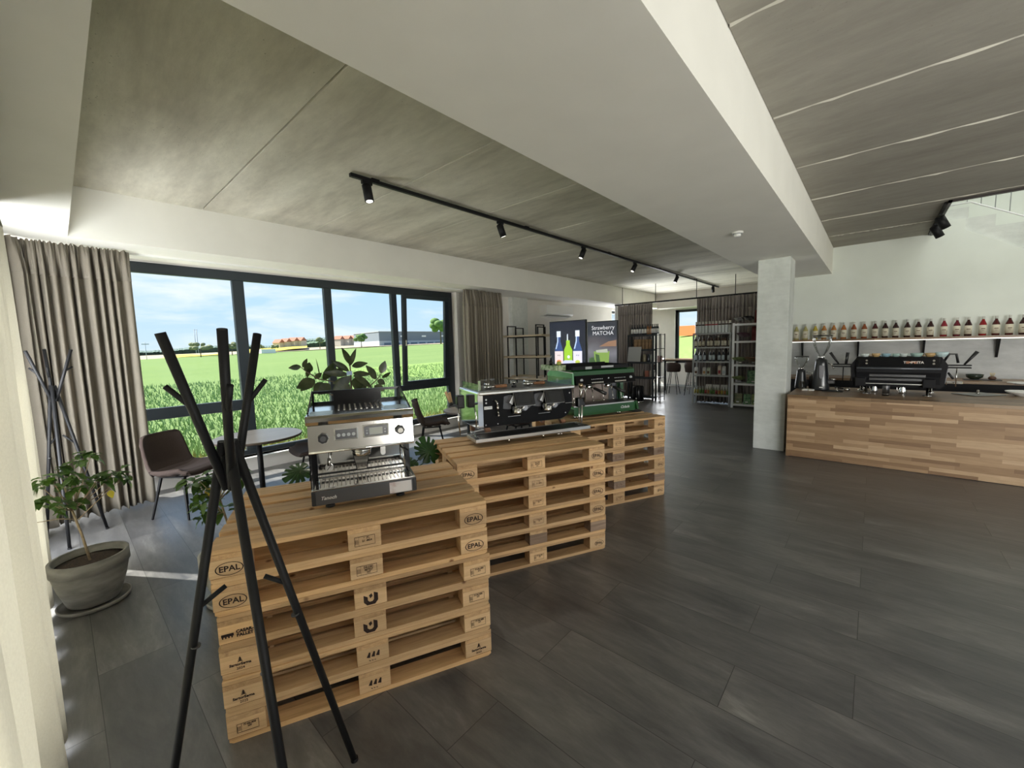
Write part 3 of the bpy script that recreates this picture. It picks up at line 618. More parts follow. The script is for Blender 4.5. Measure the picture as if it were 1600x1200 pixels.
# ================================================================== COAT RACKS
def coat_rack(label, C, feet, hubz, tips, pegs, low, r=.0125):
    t = thing('coat_rack', label, 'coat rack', (C[0], C[1], 0)); O = Vector((C[0], C[1], 0)); hub = Vector((0, 0, hubz)); legs = []
    for f in feet:
        f = Vector((f[0], f[1], 0))-O; d = (f-hub).normalized(); side = Vector((f.x, f.y, 0)).normalized()*.014
        lg = MB().cyl(hub+side+Vector((0, 0, .02)), f, r*1.05, r*.95, 14).cyl(f+Vector((0, 0, .012)), f, r*1.15, r*1.15, 12).build('leg', M_blackmetal, t); legs.append((hub+side, f, lg))
        m = hub+(f-hub)*.45; MB().cyl(m, m+d*.004, r*1.08, n=14).build('joint_ring', M_darksteel, lg)
    arms = []
    for k, p in enumerate(tips):
        p = Vector(p)-O; side = Vector((p.x, p.y, 0)).normalized()*.012
        a = MB().cyl(Vector((0, 0, hubz-.12))+side, p, r*.95, r, 14).build('arm', M_blackmetal, t); arms.append((Vector((0, 0, hubz-.12))+side, p, a))
    for which, u, tip in pegs:                       # on arm 0..2, or on leg 3..5
        a0, a1, par = (arms+legs)[which]; j = a0+(a1-a0)*u; MB().cyl(j, Vector(tip)-O, r*.62, r*.62, 10).build('peg', M_blackmetal, par)
    MB().cyl((0, 0, hubz-.10), (0, 0, hubz-.02), .020, n=14).build('hub', M_blackmetal, t)
    return t
C = (.316, 1.415); tips = [Pd(250, 520, 1.42), Pd(347, 514, 1.30), Pd(402, 522, 1.58)]
def u_on(a, b, px, py):
    best = 0; bd = 1e9
    for i in range(101):
        p = a+(b-a)*(i/100)-EYE; w_ = p.dot(fw); x, y = 800+F_PX*p.dot(rt)/w_, 600+F_PX*p.dot(dn)/w_; d = (x-px)**2+(y-py)**2
        if d < bd: bd = d; best = i/100
    return best
def rack_from_pixels(label, C, feet, hubz, tips, pegspec):
    O = Vector((C[0], C[1], 0)); hub = O+Vector((0, 0, hubz)); segs = [(hub-Vector((0, 0, .12)), Vector(p)) for p in tips]+[(hub, Vector((f[0], f[1], 0))) for f in feet]; pegs = []
    for which, jx, jy, tx, ty in pegspec:
        a, b = segs[which]; u = u_on(a, b, jx, jy); j = a+(b-a)*u; pegs.append((which, u, Pd(tx, ty, math.hypot(j.x, j.y)+(.02 if which != 1 else -.06))))
    return coat_rack(label, C, feet, hubz, tips, pegs, 0)
rack_from_pixels('black metal tripod coat rack in front of the nearest pallet stack', C, [(.083, 1.691), (.319, 1.055), (.663, 1.509)], 1.386, tips,
    [(0, 316, 632, 258, 604), (1, 352, 650, 360, 602), (2, 381, 632, 415, 593), (3, 313, 950, 353, 915), (5, 449, 913, 413, 900)])
C2 = (-.04, 5.42)
rack_from_pixels('black metal tripod coat rack in the corner before the curtains', C2, [(-.064, 5.168), (.19, 5.484), (-.20, 5.62)], 1.40, [Pd(39, 548, 5.35), Pd(69, 546, 5.6), Pd(111, 546, 5.4)],
    [(0, 64, 582, 45, 575), (1, 78, 590, 73, 573), (2, 97, 579, 113, 573), (4, 118, 691, 98, 680), (5, 74, 697, 88, 682)])

# ================================================================== CURTAINS
def curtain(label, path, z0, z1, folds, amp, m, seed, flare=1.0, hem=True, nz=26, group=None, pleat=True):
    q = random.Random(seed); t = thing('curtain', label, 'curtain', (path[0][0], path[0][1], 0), 0, group); O = Vector((path[0][0], path[0][1], 0)); ps = [Vector((*p, 0))-O for p in path]
    seg = [(ps[i+1]-ps[i]).length for i in range(len(ps)-1)]; Lt = sum(seg); n = folds*12
    ph = [0]; 
    for i in range(folds): ph.append(ph[-1]+.6+.8*q.random())
    ph = [p/ph[-1] for p in ph]; A = [amp*(.55+.75*q.random()) for _ in range(folds)]; drift = [(q.random()-.5)*.5/folds for _ in range(folds)]
    def base(u):
        d = u*Lt
        for i, s_ in enumerate(seg):
            if d <= s_ or i == len(seg)-1: k = (ps[i+1]-ps[i]).normalized(); return ps[i]+k*d, Vector((-k.y, k.x, 0))
            d -= s_
    vs = []; fs = []
    for j in range(nz+1):
        v = j/nz; z = z1+(z0-z1)*v
        for i in range(n+1):
            g = i/12; k = min(folds-1, int(g)); fr = g-k; u = ph[k]+(ph[k+1]-ph[k])*fr; u = min(1, max(0, u+drift[k]*v*math.sin(math.pi*fr)))
            p, nn = base(u); s_ = math.sin(2*math.pi*fr)
            top = min(1, v/.10) if pleat else 1
            a = A[k]*(.25+.75*top)*(1+.25*(flare-1)*v)
            fine = .25*amp*math.sin(2*math.pi*fr*3+k)*(1-top)
            s2 = math.copysign(abs(s_)**.75, s_)
            p = p+nn*(s2*a+fine+.008*math.sin(5*v+k*1.7)); zz = z+(.012*math.sin(k*2.1+fr*6.28) if j == nz else (.010*math.sin(fr*6.28*2+k) if j == 0 and pleat else 0))
            vs.append((p.x, p.y, zz))
    W = n+1; fs = [(j*W+i, j*W+i+1, (j+1)*W+i+1, (j+1)*W+i) for j in range(nz) for i in range(n)]
    o = MB().add(vs, fs, True).build('fabric', m, t, normals=False); sd = o.modifiers.new('thickness', 'SOLIDIFY'); sd.thickness = .003
    if hem:
        hv = []; hf = []                                  # sewn header tape
        jj = 3
        for jx in (0, jj):
            for i in range(W): p = Vector(vs[jx*W+i]); hv.append(p)
        off = Vector((0, 0, 0)); hf = [(i, i+1, W+i+1, W+i) for i in range(W-1)]
        h = MB().add(hv, hf, True).build('header_tape', m, t, normals=False); sd = h.modifiers.new('thickness', 'SOLIDIFY'); sd.thickness = .009; sd.offset = 0
    return t
curtain('heavy light beige curtain hanging along the left wall nearest the viewer', [(-.19, 1.0), (-.20, 2.6), (-.21, 4.75)], .045, 2.785, 13, .065, M_curtain_l, 11)
curtain('beige floor length curtain gathered left of the wide window', [(-.40, 5.30), (-.34, 5.72), (-.12, 5.95), (.62, 6.02)], .03, 2.77, 19, .060, M_curtain, 21)
curtain('beige floor length curtain gathered right of the wide window', [(5.42, 6.03), (6.45, 6.03)], .03, 2.77, 15, .060, M_curtain, 31)
curtain('taupe curtain on the black rail behind the black shelf unit', [(11.36, 5.80), (11.36, 4.74)], .03, 2.74, 16, .045, M_curtain_d, 41)
curtain('taupe curtain on the black rail behind the bottle shelves', [(11.36, 3.53), (11.36, 1.66)], .03, 2.74, 26, .045, M_curtain_d, 51)
t = thing('curtain_rail', 'thin black curtain rail hung from the ceiling on rods', 'curtain rail', (11.36, 3.7, 2.76))
bx('rail', M_blackmetal, (-.012, .012, -2.05, 2.2, -.02, .02), t)
for y in (4.65, 3.55, 2.63, 5.65): MB().cyl((0, y-3.7, .01), (0, y-3.7, .50), .009, n=8).build('hanging_rod', M_blackmetal, t)
struct(bx('trim_5', M_whitemetal, (11.28, 11.40, 5.82, 5.86, 0, 2.74)))

# ================================================================== LIGHT TRACK, SPOTS, SMOKE DETECTOR
t = thing('light_track', 'long black lighting track fixed under the concrete ceiling', 'light track', (1.91, 3.59, 3.26))
bx('rail', M_blackmetal, (0, 12.0-.4, -.019, .019, -.045, -.012), t, .003)
for x in (.25, 2.5, 4.8, 7.1, 9.4, 11.2): bx('bracket', M_blackmetal, (x-.04, x+.04, -.012, .012, -.012, 0), t)
def spot(label, x, dirv, z=3.215, y=3.59, L_=.15, r=.042, e=26, grp='black spotlights on the track'):
    t = thing('spotlight', label, 'spotlight', (x, y, z), 0, grp); d = Vector(dirv).normalized(); a = Vector((0, 0, -.055)); c = a+d*.02
    bx('adapter', M_blackmetal, (-.05, .05, -.017, .017, -.03, 0), t, .003); MB().cyl((0, 0, -.02), (0, 0, -.07), .012, n=10).build('stem', M_blackmetal, t)
    s0 = a+d*(-.03)+Vector((0, 0, -.01)); s1 = s0+d*L_
    b = MB().cyl(s0, s1, r, n=20).cyl(s0-d*.008, s0, r*.7, n=20).build('lamp_body', M_blackmetal, t)
    MB().cyl(s1-d*.002, s1+d*.001, r*.72, n=20).build('lens', M_lens, b)
    light('spot_beam', 'SPOT', s1+d*.01, d, e, (1, .93, .82), parent=t, spot_size=R(70), spot_blend=.6, shadow_soft_size=.03)
    return t
sl = ['first black spotlight, nearest on the ceiling track', 'second black spotlight along the ceiling track', 'third black spotlight along the ceiling track', 'fourth black spotlight along the ceiling track', 'fifth black spotlight along the ceiling track', 'last black spotlight at the far end of the track']
dv = [(.05, -.18, -1), (.38, -.1, -1), (-.30, .3, -1), (-.42, .3, -1), (-.45, .3, -1), (.5, .1, -.6)]
for lb, x, d in zip(sl, (2.07, 3.88, 5.85, 7.75, 10.04, 12.95), dv): spot(lb, x, d)
t = thing('smoke_detector', 'round white smoke detector under the white beam', 'smoke detector', (4.95, 1.14, 2.797))
MB().lathe([(.055, 0), (.055, -.012), (.052, -.018)], 24).build('base', M_whitepaint, t); b = MB().lathe([(.034, -.016), (.034, -.040), (.028, -.050), (.0, -.052)], 24)
for k in range(10): a = k*.628; b.box(-.003, .003, -.003, .003, -.04, -.016)
b.build('sensor_head', M_whitepaint, t)
MB().lathe([(.046, -.018), (.046, -.024)], 24).build('vent_ring', M_greymetal, t)
t = thing('edge_light_track', 'short black lighting track along the stair opening edge', 'light track', (7.42, -.585, 3.26))
bx('rail', M_blackmetal, (0, 2.05, -.015, .015, -.03, 0), t)
spot('black spotlight on the stair opening track, nearer of two', 7.95, (.3, -.5, -1), 3.235, -.585, .17, .05, 6, 'spotlights on the edge track'); spot('black spotlight on the stair opening track, nearer the wall', 8.60, (.3, -.5, -1), 3.235, -.585, .17, .05, 6, 'spotlights on the edge track')
# air conditioner
t = thing('air_conditioner', 'white wall mounted air conditioner above the wooden shelves', 'air conditioner', (8.42, 6.5, 2.36))
MB().prism([(0, 0), (-.20, .05), (-.235, .09), (-.235, .30), (0, .30)], 0, 1.22, 'yz').build('housing', M_whitepaint, t); bx('louvre', M_greymetal, (.04, 1.18, -.215, -.12, .018, .03), t)
# ================================================================== COFFEE MACHINES
M_script = mat('silver_script', (.75, .75, .74), .3, .6)
M_screen = mat('dark_screen', (.03, .032, .034), .15)
M_lcd = mat('pale_lcd', (.42, .44, .40), .3)
M_perf = mat('perforated_steel', (.30, .27, .24), .3, .8, c2=(.55, .50, .46), scale=160)
def knob(mb_t, x, y, z, r=.022, cap=M_steel, dep=.03, name='knob'):
    k = MB(); prof = []
    n = 28
    vs = []
    for yy, rr in ((y, r*.8), (y-.006, r), (y-dep, r*.92)):
        vs += [(x+(rr*(1+.06*math.cos(7*2*math.pi*i/n)))*math.cos(2*math.pi*i/n), yy, z+(rr*(1+.06*math.cos(7*2*math.pi*i/n)))*math.sin(2*math.pi*i/n)) for i in range(n)]
    k.add(vs, [(j*n+i, j*n+(i+1) % n, (j+1)*n+(i+1) % n, (j+1)*n+i) for j in range(2) for i in range(n)], True); k.add(vs[-n:], [tuple(range(n))])
    o = k.build(name, M_blackplastic, mb_t); MB().cyl((x, y-dep, z), (x, y-dep-.004, z), r*.55, n=18).build('knob_cap', cap, o); return o
# ---- 1: small steel single group machine
t = thing('espresso_machine', 'small polished steel espresso machine with one group, on the nearest stack', 'coffee machine', (.775, 2.024, TOPZ), R(-25.6))
for x, y in ((.075, .07), (.425, .07), (.075, .42), (.425, .42)):
    f = MB().cyl((x, y, .012), (x, y, .036), .019, n=18).build('foot', M_steel, t); MB().cyl((x, y, 0), (x, y, .013), .023, .021, 18).build('foot_pad', M_rubber, f)
b = MB().box(0, .5, 0, .012, .034, .108, .003); bb = b.build('front_panel', M_panelgrey, t)
letters(MB(), 'Tanoch', .024, .072, -.0005, .068, ext=.0006, shear=.35, bold=.0004).build('script_lettering', M_script, bb)
o = bx('sticker_film', mat('pink_film', (.42, .27, .26), .2, c2=(.62, .60, .60), scale=7, lo=.45, hi=.55), (.365, .478, -.0022, -.0004, .040, .098), bb)
bx('end_cap', M_blackplastic, (-.004, .016, -.002, .02, .036, .106), bb, .003); bx('end_cap', M_blackplastic, (.484, .504, -.002, .02, .036, .106), bb, .003)
bx('base', M_blackplastic, (.004, .496, .012, .47, .04, .095), t)
b = MB().box(0, .5, -.004, .012, .108, .116, .003).box(0, .012, .012, .26, .100, .116).box(.488, .5, .012, .26, .100, .116); b.build('tray_rim', M_chrome, t)
dt = bx('drip_tray', M_steel, (.012, .488, .012, .25, .09, .097), t)
b = MB()
for i in range(22): b.box(.03+i*.0205, .0355+i*.0205, .02, .235, .097, .1)
b.box(.02, .48, .02, .026, .097, .101).box(.02, .48, .23, .236, .097, .101).build('drip_grille', M_perf, dt)
for x0, x1 in ((-.004, .020), (.480, .504)): MB().prism([(.20, .10), (.235, .10), (.26, .30), (.21, .30)], x0, x1, 'yz').build('side_post', M_blackgloss, t)
bx('side_panel', M_blackgloss, (-.006, -.001, .05, .47, .10, .30), t); bx('side_panel', M_blackgloss, (.501, .506, .23, .47, .10, .30), t)
bp = bx('back_panel', M_chrome, (.02, .48, .25, .262, .10, .31), t)
MB().box(.02, .48, .243, .25, .118, .126).build('seam', M_blackmetal, bp)
MB().prism([(.185, .30), (.30, .30), (.268, .13), (.217, .13)], .225, .249).build('centre_plate', M_steel, bp)
b = MB().tube([(.185, .222, .30), (.217, .222, .125)], .002, 6).tube([(.30, .222, .30), (.268, .222, .125)], .002, 6).build('plate_edge', M_blackmetal, bp)
c = MB().cyl((.075, .25, .155), (.075, .243, .155), .021, n=24).build('screw_cap', M_steel_b, bp); o = bx('slot', M_blackmetal, (-.018, .018, -.002, 0, -.0015, .0015), c); o.location = (.075, .242, .155); o.rotation_euler.y = R(-50)
b = MB(); b.prism([(.362+.014*math.cos(a*.3927), .225+(.022 if math.sin(a*.3927) > 0 else -.022)+.014*math.sin(a*.3927)) for a in range(16)], .244, .2495).build('sight_slot', M_steel_b, bp)
MB().cyl((.462, .249, .205), (.462, .245, .205), .004, n=10).build('screw', M_darksteel, bp)
MB().box(.02, .48, .03, .25, .298, .302).box(0, .5, .25, .47, .30, .44).build('head_floor', M_steel_b, t)
hd = MB().prism([(.0, .300), (-.006, .308), (.006, .432), (.03, .472), (.03, .300)], 0, .5, 'yz').build('head_panel', M_steel, t)
MB().tube([(0, -.004, .302), (.5, -.004, .302)], .006, 10).build('lower_lip', M_chrome, hd)
MB().prism([(.002, .436), (-.008, .452), (-.010, .470), (.004, .480), (.03, .480), (.03, .436)], -.006, .506, 'yz').build('upper_lip', M_steel, hd)
tp = bx('cup_tray', M_steel, (-.003, .503, .004, .455, .470, .482), t)
for i in range(9): bx('rib', M_steel_b, (.14+.028*i, .148+.028*i, .14, .36, .482, .4845), tp)
bx('protective_film', mat('pale_blue_film', (.52, .68, .78), .25), (.01, .115, .03, .15, .4822, .4832), tp); bx('protective_film', mat('pale_blue_film', (.5, .5, .5)), (.36, .49, .05, .18, .4822, .4832), tp)
gr = MB()                                            # cup guard: panel with slots, side arms sloping to the front
gr.box(.0, .5, .452, .458, .470, .497).box(.0, .5, .452, .458, .545, .560).box(.115, .385, .452, .458, .497, .545).box(.0, .012, .452, .458, .497, .545).box(.488, .5, .452, .458, .497, .545)
guard = gr.build('cup_guard', M_blackgloss, t)
for x in (.003, .497): MB().prism([(.458, .480), (.458, .560), (.445, .560), (.06, .490), (.05, .482)], x-.003, x+.003, 'yz').build('guard_side', M_greenglass if 0 else M_clear, guard); MB().tube([(x, .458, .56), (x, .06, .486)], .004, 6).build('guard_rod', M_blackmetal, guard)
knob(hd, .068, -.002, .372, .024, M_darksteel); knob(hd, .432, -.002, .376, .024)
d1 = bx('button_plate', M_chrome, (.118, .226, -.0045, .002, .352, .410), hd, .002); bx('button_field', M_darksteel, (.124, .220, -.006, -.003, .358, .404), d1, .001)
for i in range(4): MB().cyl((.138+.023*i, -.005, .378), (.138+.023*i, -.009, .378), .0085, n=14).build('button', M_greymetal, d1)
d2 = bx('display_bezel', M_chrome, (.250, .378, -.0045, .002, .352, .416), hd, .002); bx('display', M_darksteel, (.258, .370, -.006, -.003, .360, .408), d2, .001); bx('display_glass', M_lcd, (.282, .346, -.0075, -.004, .365, .400), d2)
for z in (.374, .388): MB().cyl((.270, -.006, z), (.270, -.009, z), .004, n=10).cyl((.358, -.006, z), (.358, -.009, z), .004, n=10).build('button', M_greymetal, d2)
g = MB().lathe([(.047, .300), (.047, .245), (.043, .238), (.036, .236)], 28, .242, .115).build('group_head', M_steel, t); MB().lathe([(.050, .262), (.0505, .268), (.050, .274)], 28, .242, .115).build('group_ring', M_chrome, g)
MB().tube([(.085, .14, .30), (.085, .14, .235), (.080, .13, .20)], .005, 8).cyl((.083, .135, .235), (.080, .13, .195), .009, n=10).build('steam_wand', M_steel, t)
MB().tube([(.445, .12, .30), (.445, .12, .262), (.452, .11, .250), (.468, .10, .248), (.482, .10, .235)], .004, 8).cyl((.432, .13, .30), (.432, .13, .272), .012, n=12).build('water_spout', M_blackmetal, t)
MB().cyl((.46, .22, .30), (.47, .16, .125), .004, n=8).build('hot_water_tube', M_steel, t)
# ---- 2: wide black two group machine
t = thing('espresso_machine', 'wide black espresso machine with two touch screens, on the middle stack', 'coffee machine', (2.215, 2.50, TOPZ), R(-24))
def rr(x0, x1, z0, z1, r, corners, n=6):
    P = []; cs = [(x0+r, z0+r, 180), (x1-r, z0+r, 270), (x1-r, z1-r, 0), (x0+r, z1-r, 90)]
    for i, (cx, cz, a0) in enumerate(cs):
        rad = corners[i]
        cx = x0+rad if i in (0, 3) else x1-rad; cz = z0+rad if i < 2 else z1-rad
        if rad == 0: P.append((cx, cz)); continue
        for k in range(n+1): a = R(a0+90*k/n); P.append((cx+rad*math.cos(a), cz+rad*math.sin(a)))
    return P
body = MB().prism(rr(.135, 1.04, .105, .405, 0, (.02, .16, .02, .02), 10), .03, .50).build('body', M_blackgloss, t)
fr = MB().prism(rr(.125, 1.05, .095, .415, 0, (.03, .17, .03, .03), 10), .46, .51).prism(rr(.105, .150, .095, .415, 0, (.01, .01, .02, .02)), -.01, .51).build('side_frame', M_chrome, t)
MB().box(.11, 1.05, -.03, .50, .385, .414, .008).build('top_band', M_steel_b, t)
fp = MB().prism(rr(.150, 1.03, .112, .384, 0, (.01, .15, .01, .01), 10), -.008, .031).build('front_panel', mat('black_lacquer', (.005, .005, .006), .4, spec=.12), t)
top = bx('top_tray', M_darksteel, (.13, 1.03, 0, .48, .414, .418), t)
gl = MB().box(.125, 1.045, .485, .489, .418, .475).box(.125, .129, .02, .485, .418, .475).box(1.041, 1.045, .02, .485, .418, .475).build('glass_rail', M_clear, t)
for k, ux in enumerate((.36, .655)):                        # tilted touch screens over the groups
    arm = MB().prism([(ux+.01, .31), (ux+.045, .37), (ux+.065, .37), (ux+.04, .29)], -.06, -.008).build('screen_arm', M_steel_b, t)
    s_ = bx('touch_screen', M_blackplastic, (0, .185, -.012, .006, -.057, .057), t, .006); s_.location = (ux+.05, -.085, .335); s_.rotation_euler.x = R(-22)
    bx('screen_glass', M_screen, (.03, .155, -.0135, -.0115, -.040, .040), s_); bx('screen_edge', M_steel_b, (-.003, .188, .0055, .009, -.060, .060), s_, .002)
    g = MB().lathe([(.040, .275), (.040, .235), (.042, .232), (.042, .215), (.034, .208)], 24, ux+.085, -.055).build('group_head', M_chrome, t)
    MB().cyl((ux+.140, -.06, .262), (ux+.140, -.105, .262), .022, n=22).cyl((ux+.140, -.105, .262), (ux+.140, -.110, .262), .016, n=22).build('pressure_dial', M_steel, g)
    MB().prism([(ux+.12, .285), (ux+.20, .300), (ux+.245, .285), (ux+.16, .225), (ux+.12, .235)], -.06, -.008).build('group_cover', M_panelgrey, g)
    MB().prism([(ux-.02, .36), (ux+.05, .375), (ux+.05, .245), (ux-.03, .255)], -.014, -.006).build('backplate', M_panelgrey, t)
    bx('light_bar', M_steel, (ux+.015, ux+.135, -.016, -.008, .180, .187), t, .002)
for z in (.345, .317): MB().cyl((.178, -.008, z), (.178, -.014, z), .008, n=14).build('button', M_steel, t)
bx('badge', M_steel_b, (.158, .232, -.014, -.008, .262, .288), t, .002); letters(MB(), 'ASTORIA', .014, .195, -.0145, .275, ext=.0003).build('badge_lettering', M_blackmetal, t)
MB().tube([(.245, -.01, .33), (.258, -.035, .335), (.266, -.045, .315), (.268, -.045, .285)], .007, 8).cyl((.268, -.045, .292), (.270, -.045, .250), .011, n=12).tube([(.270, -.045, .25), (.274, -.047, .215)], .005, 8).sphere((.274, -.047, .208), .010).build('steam_wand', M_steel, t)
for x, z in ((.17, .13), (.28, .13), (1.0, .345), (.955, .165)): MB().cyl((x, -.008, z), (x, -.012, z), .006, n=12).build('screw', M_steel, t)
bx('light_bar', M_steel, (.955, 1.03, -.014, -.008, .250, .257), t, .002)
for x in (.175, .93): MB().prism([(x, .095), (x+.05, .095), (x+.075, .0), (x+.045, .0)], .04, .09).prism([(x, .095), (x+.05, .095), (x+.03, .0), (x, .0)], .40, .45).build('leg', M_wood_handle, t)
# drip tray standing forward on its own short feet
tr = thing('drip_tray', 'long low steel drip tray with slotted grille before the black coffee machine', 'drip tray', (2.215, 2.50, TOPZ), R(-24))
MB().box(0, 1.075, -.233, -.228, .045, .068).box(0, 1.075, -.012, -.007, .045, .068).box(0, .005, -.233, -.007, .045, .068).box(1.07, 1.075, -.233, -.007, .045, .068).box(0, 1.075, -.233, -.007, .042, .047).build('tray_body', M_steel_b, tr)
b = MB()
for i in range(60): b.box(.045+i*.0165, .053+i*.0165, -.205, -.035, .062, .067)
b.box(.04, 1.035, -.21, -.203, .060, .068).box(.04, 1.035, -.037, -.03, .060, .068).box(.535, .547, -.21, -.03, .060, .068).build('grille', M_darksteel, tr)
for x, y in ((.30, -.19), (.62, -.19), (.06, -.05), (1.0, -.05)): MB().cyl((x, y, 0), (x, y, .042), .009, n=12).build('foot', M_steel, tr)
MB().cyl((.73, -.215, .030), (.76, -.232, .03), .006, n=10).sphere((.77, -.236, .03), .010).build('drain_tap', M_steel, tr)
MB().tube([(.01, -.02, .07), (.02, -.05, .10), (.035, -.09, .10), (.03, -.14, .07)], .007, 8).build('hose_clip', M_clear, tr)
# things on and beside machine 2
def on2(u, v, z): a = R(-24); return (2.215+u*math.cos(a)-v*math.sin(a), 2.50+u*math.sin(a)+v*math.cos(a), TOPZ+z)
def portafilter(label, loc, rz):
    t = thing('portafilter', label, 'portafilter', loc, rz, 'portafilters lying on the black machine')
    MB().lathe([(.030, 0), (.034, .004), (.036, .022), (.038, .030), (.033, .030), (.031, .006)], 22).build('basket', M_chrome, t)
    MB().tube([(-.006, 0, .03), (-.012, 0, .048), (-.03, 0, .052)], .008, 8).tube([(.006, 0, .03), (.01, 0, .055)], .007, 8).build('double_spout', M_chrome, t)
    MB().cyl((.034, 0, .020), (.075, 0, .020), .009, .008, 12).build('neck', M_steel, t); MB().cyl((.072, 0, .020), (.105, 0, .020), .012, .014, 14).cyl((.105, 0, .020), (.185, 0, .020), .014, .0165, 14).cyl((.185, 0, .020), (.192, 0, .020), .0165, .012, 14).build('handle', M_wood_handle, t)
    return t
portafilter('wooden handled portafilter lying left on top of the black machine', on2(.24, .10, .4185), R(-24+8)); portafilter('wooden handled portafilter lying right on top of the black machine', on2(.64, .14, .4185), R(-24+5))
t = thing('tamper', 'small black tamper standing on the black coffee machine', 'tamper', on2(.52, .17, .4185)); MB().lathe([(.024, 0), (.024, .012), (.010, .020), (.010, .034)], 20).build('base', M_blackplastic, t); MB().lathe([(.012, .032), (.026, .038), (.026, .048), (.0, .050)], 20).build('handle', M_steel, t)
o = MB().box(-.002, .002, -.03, .03, 0, .085).build('leaflet', mat('pale_green_leaflet', (.50, .62, .30), .6, c2=(.65, .78, .72), scale=12)); o.location = on2(.145, .05, .4185); o.rotation_euler = (0, 0, R(-60)); tag(o, 'small pale green leaflet leaning inside the glass rail', 'leaflet')
# steam taps left and right of machine 2
t = thing('steam_lever', 'black steam valve with upright wooden lever left of the black machine', 'steam valve', on2(.0, .33, 0), R(-24))
bx('valve_block', M_blackplastic, (.02, .09, -.03, .04, .24, .36), t, .01); bx('shelf', M_blackplastic, (-.06, .04, -.03, .04, .262, .276), t, .004); MB().cyl((-.035, 0, .29), (-.075, .0, .40), .010, .013, 12).cyl((-.018, .01, .29), (-.04, .01, .39), .009, .012, 12).build('lever', m_wood('beech_handle', (.45, .28, .14), (.55, .37, .20), (.62, .44, .26), 'z', 8, .4, False, False), t)
MB().cyl((-.03, 0, .276), (-.035, 0, .30), .018, n=14).build('lever_socket', M_blackplastic, t); MB().tube([(.03, -.02, .25), (.02, -.04, .15), (.03, -.05, .0)], .006, 8).build('steam_pipe', M_steel, t)
t = thing('steam_lever', 'steel steam pipe with black valve and brass cap right of the black machine', 'steam valve', on2(1.125, .0, 0), R(-24))
bx('valve_block', M_blackplastic, (-.035, .045, -.02, .04, .20, .29), t, .01); MB().cyl((0.02, .02, .30), (.02, .02, .40), .012, n=12).build('stem', M_steel, t); MB().cyl((.02, .02, .38), (.02, .02, .42), .02, n=16).build('cap', mat('brass', (.45, .35, .22), .3, 1), t)
MB().tube([(.03, -.03, .25), (.035, -.035, .34), (.02, -.04, .375), (-.005, -.04, .37), (-.02, -.04, .33), (-.022, -.035, .28)], .007, 10).tube([(.005, -.02, .22), (.0, -.02, .10), (-.004, -.02, 0)], .008, 10).tube([(-.02, -.01, .21), (-.022, -.01, .0)], .005, 8).build('steam_pipe', M_steel, t)
# ---- 3: green two group machine
M_green = mat('dark_green_lacquer', (.012, .075, .018), .25, coat=.4); M_greenl = mat('light_green_panel', (.16, .42, .21), .25, c2=(.10, .32, .14), scale=5, coat=.4)
t = thing('espresso_machine', 'green espresso machine with black control panel, on the farthest stack', 'coffee machine', (3.539, 2.306, TOPZ), R(-24.6))
for x, y in ((.06, .06), (.62, .06), (.06, .42), (.76, .42)): MB().cyl((x-.014, y, 0), (x-.014, y, .036), .010, n=12).cyl((x+.016, y, 0), (x+.016, y, .036), .010, n=12).build('foot', M_steel, t)
MB().prism(rr(0, .826, .034, .130, 0, (.03, .05, .006, .006), 6), 0, .48).build('base', M_green, t)
letters(MB(), 'Ciclade', .040, .66, -.001, .085, ext=.0006, shear=.3, bold=.0006).build('script_lettering', M_script, t)
dtr = bx('drip_tray', M_steel_b, (.01, .80, .015, .23, .130, .140), t); b = MB()
for i in range(36): b.box(.03+i*.021, .042+i*.021, .03, .215, .140, .1425)
b.build('drip_grille', M_darksteel, dtr)
bx('back_panel', mat('brown_steel_panel', (.20, .15, .125), .22, .8, c2=(.30, .24, .20), scale=6), (.06, .62, .24, .25, .14, .36), t); bx('back_panel', M_panelgrey, (.62, .74, .24, .25, .14, .36), t)
for x0, x1 in ((.0, .035), (.75, .80)): MB().prism([(.20, .13), (.46, .13), (.46, .46), (.04, .46), (.03, .36), (.20, .34)], x0, x1, 'yz').build('side_column', M_green, t)
cp = MB().prism([(.04, .355), (-.012, .362), (.022, .458), (.06, .458)], .03, .80, 'yz').build('control_panel', M_blackgloss, t)
MB().prism([(-.004, .358), (-.014, .360), (.03, .352)], .0, .80, 'yz').build('trim_strip', M_steel_b, cp)
for x0 in (.22, .52): 
    b = MB()
    for i in range(7): b.box(x0+.022*i, x0+.016+.022*i, -.010, -.004, .372, .385)
    b.build('button_row', mat('pale_buttons', (.45, .43, .38), .5), cp); b = MB()
    for i in range(7): b.cyl((x0+.008+.022*i, .004, .413), (x0+.008+.022*i, .0005, .413), .005, n=8)
    b.build('icon_row', M_greymetal, cp)
letters(MB(), 'M', .022, .445, .004, .415, ext=.0006).build('emblem', M_script, cp)
for x in (.10, .745): b = MB(); b.cyl((x, .012, .410), (x, .0, .408), .017, n=20).build('knob_ring', M_greymetal, cp)
MB().prism([(.022, .458), (.02, .500), (.05, .516), (.48, .516), (.48, .458)], -.004, .806, 'yz').build('top_cover', M_green, t)
lp = MB().prism([(-.05, .12), (.40, .10), (.50, .16), (.52, .47), (.44, .51), (-.01, .49), (-.02, .36), (.10, .30), (.12, .17)], -.022, -.006, 'yz').build('side_panel', M_greenl, t)
MB().tube([(-.018, -.01, .49), (-.018, .44, .512), (-.018, .52, .47)], .005, 8).build('panel_edge', M_whitepaint, lp); MB().sphere((-.024, .30, .40), .022, .3, 1, 1).build('panel_badge', M_script, lp)
MB().prism([(-.03, .05), (.18, .04), (.48, .06), (.50, .16), (.40, .12), (.0, .14)], .806, .83, 'yz').build('side_panel_low', M_green, t)
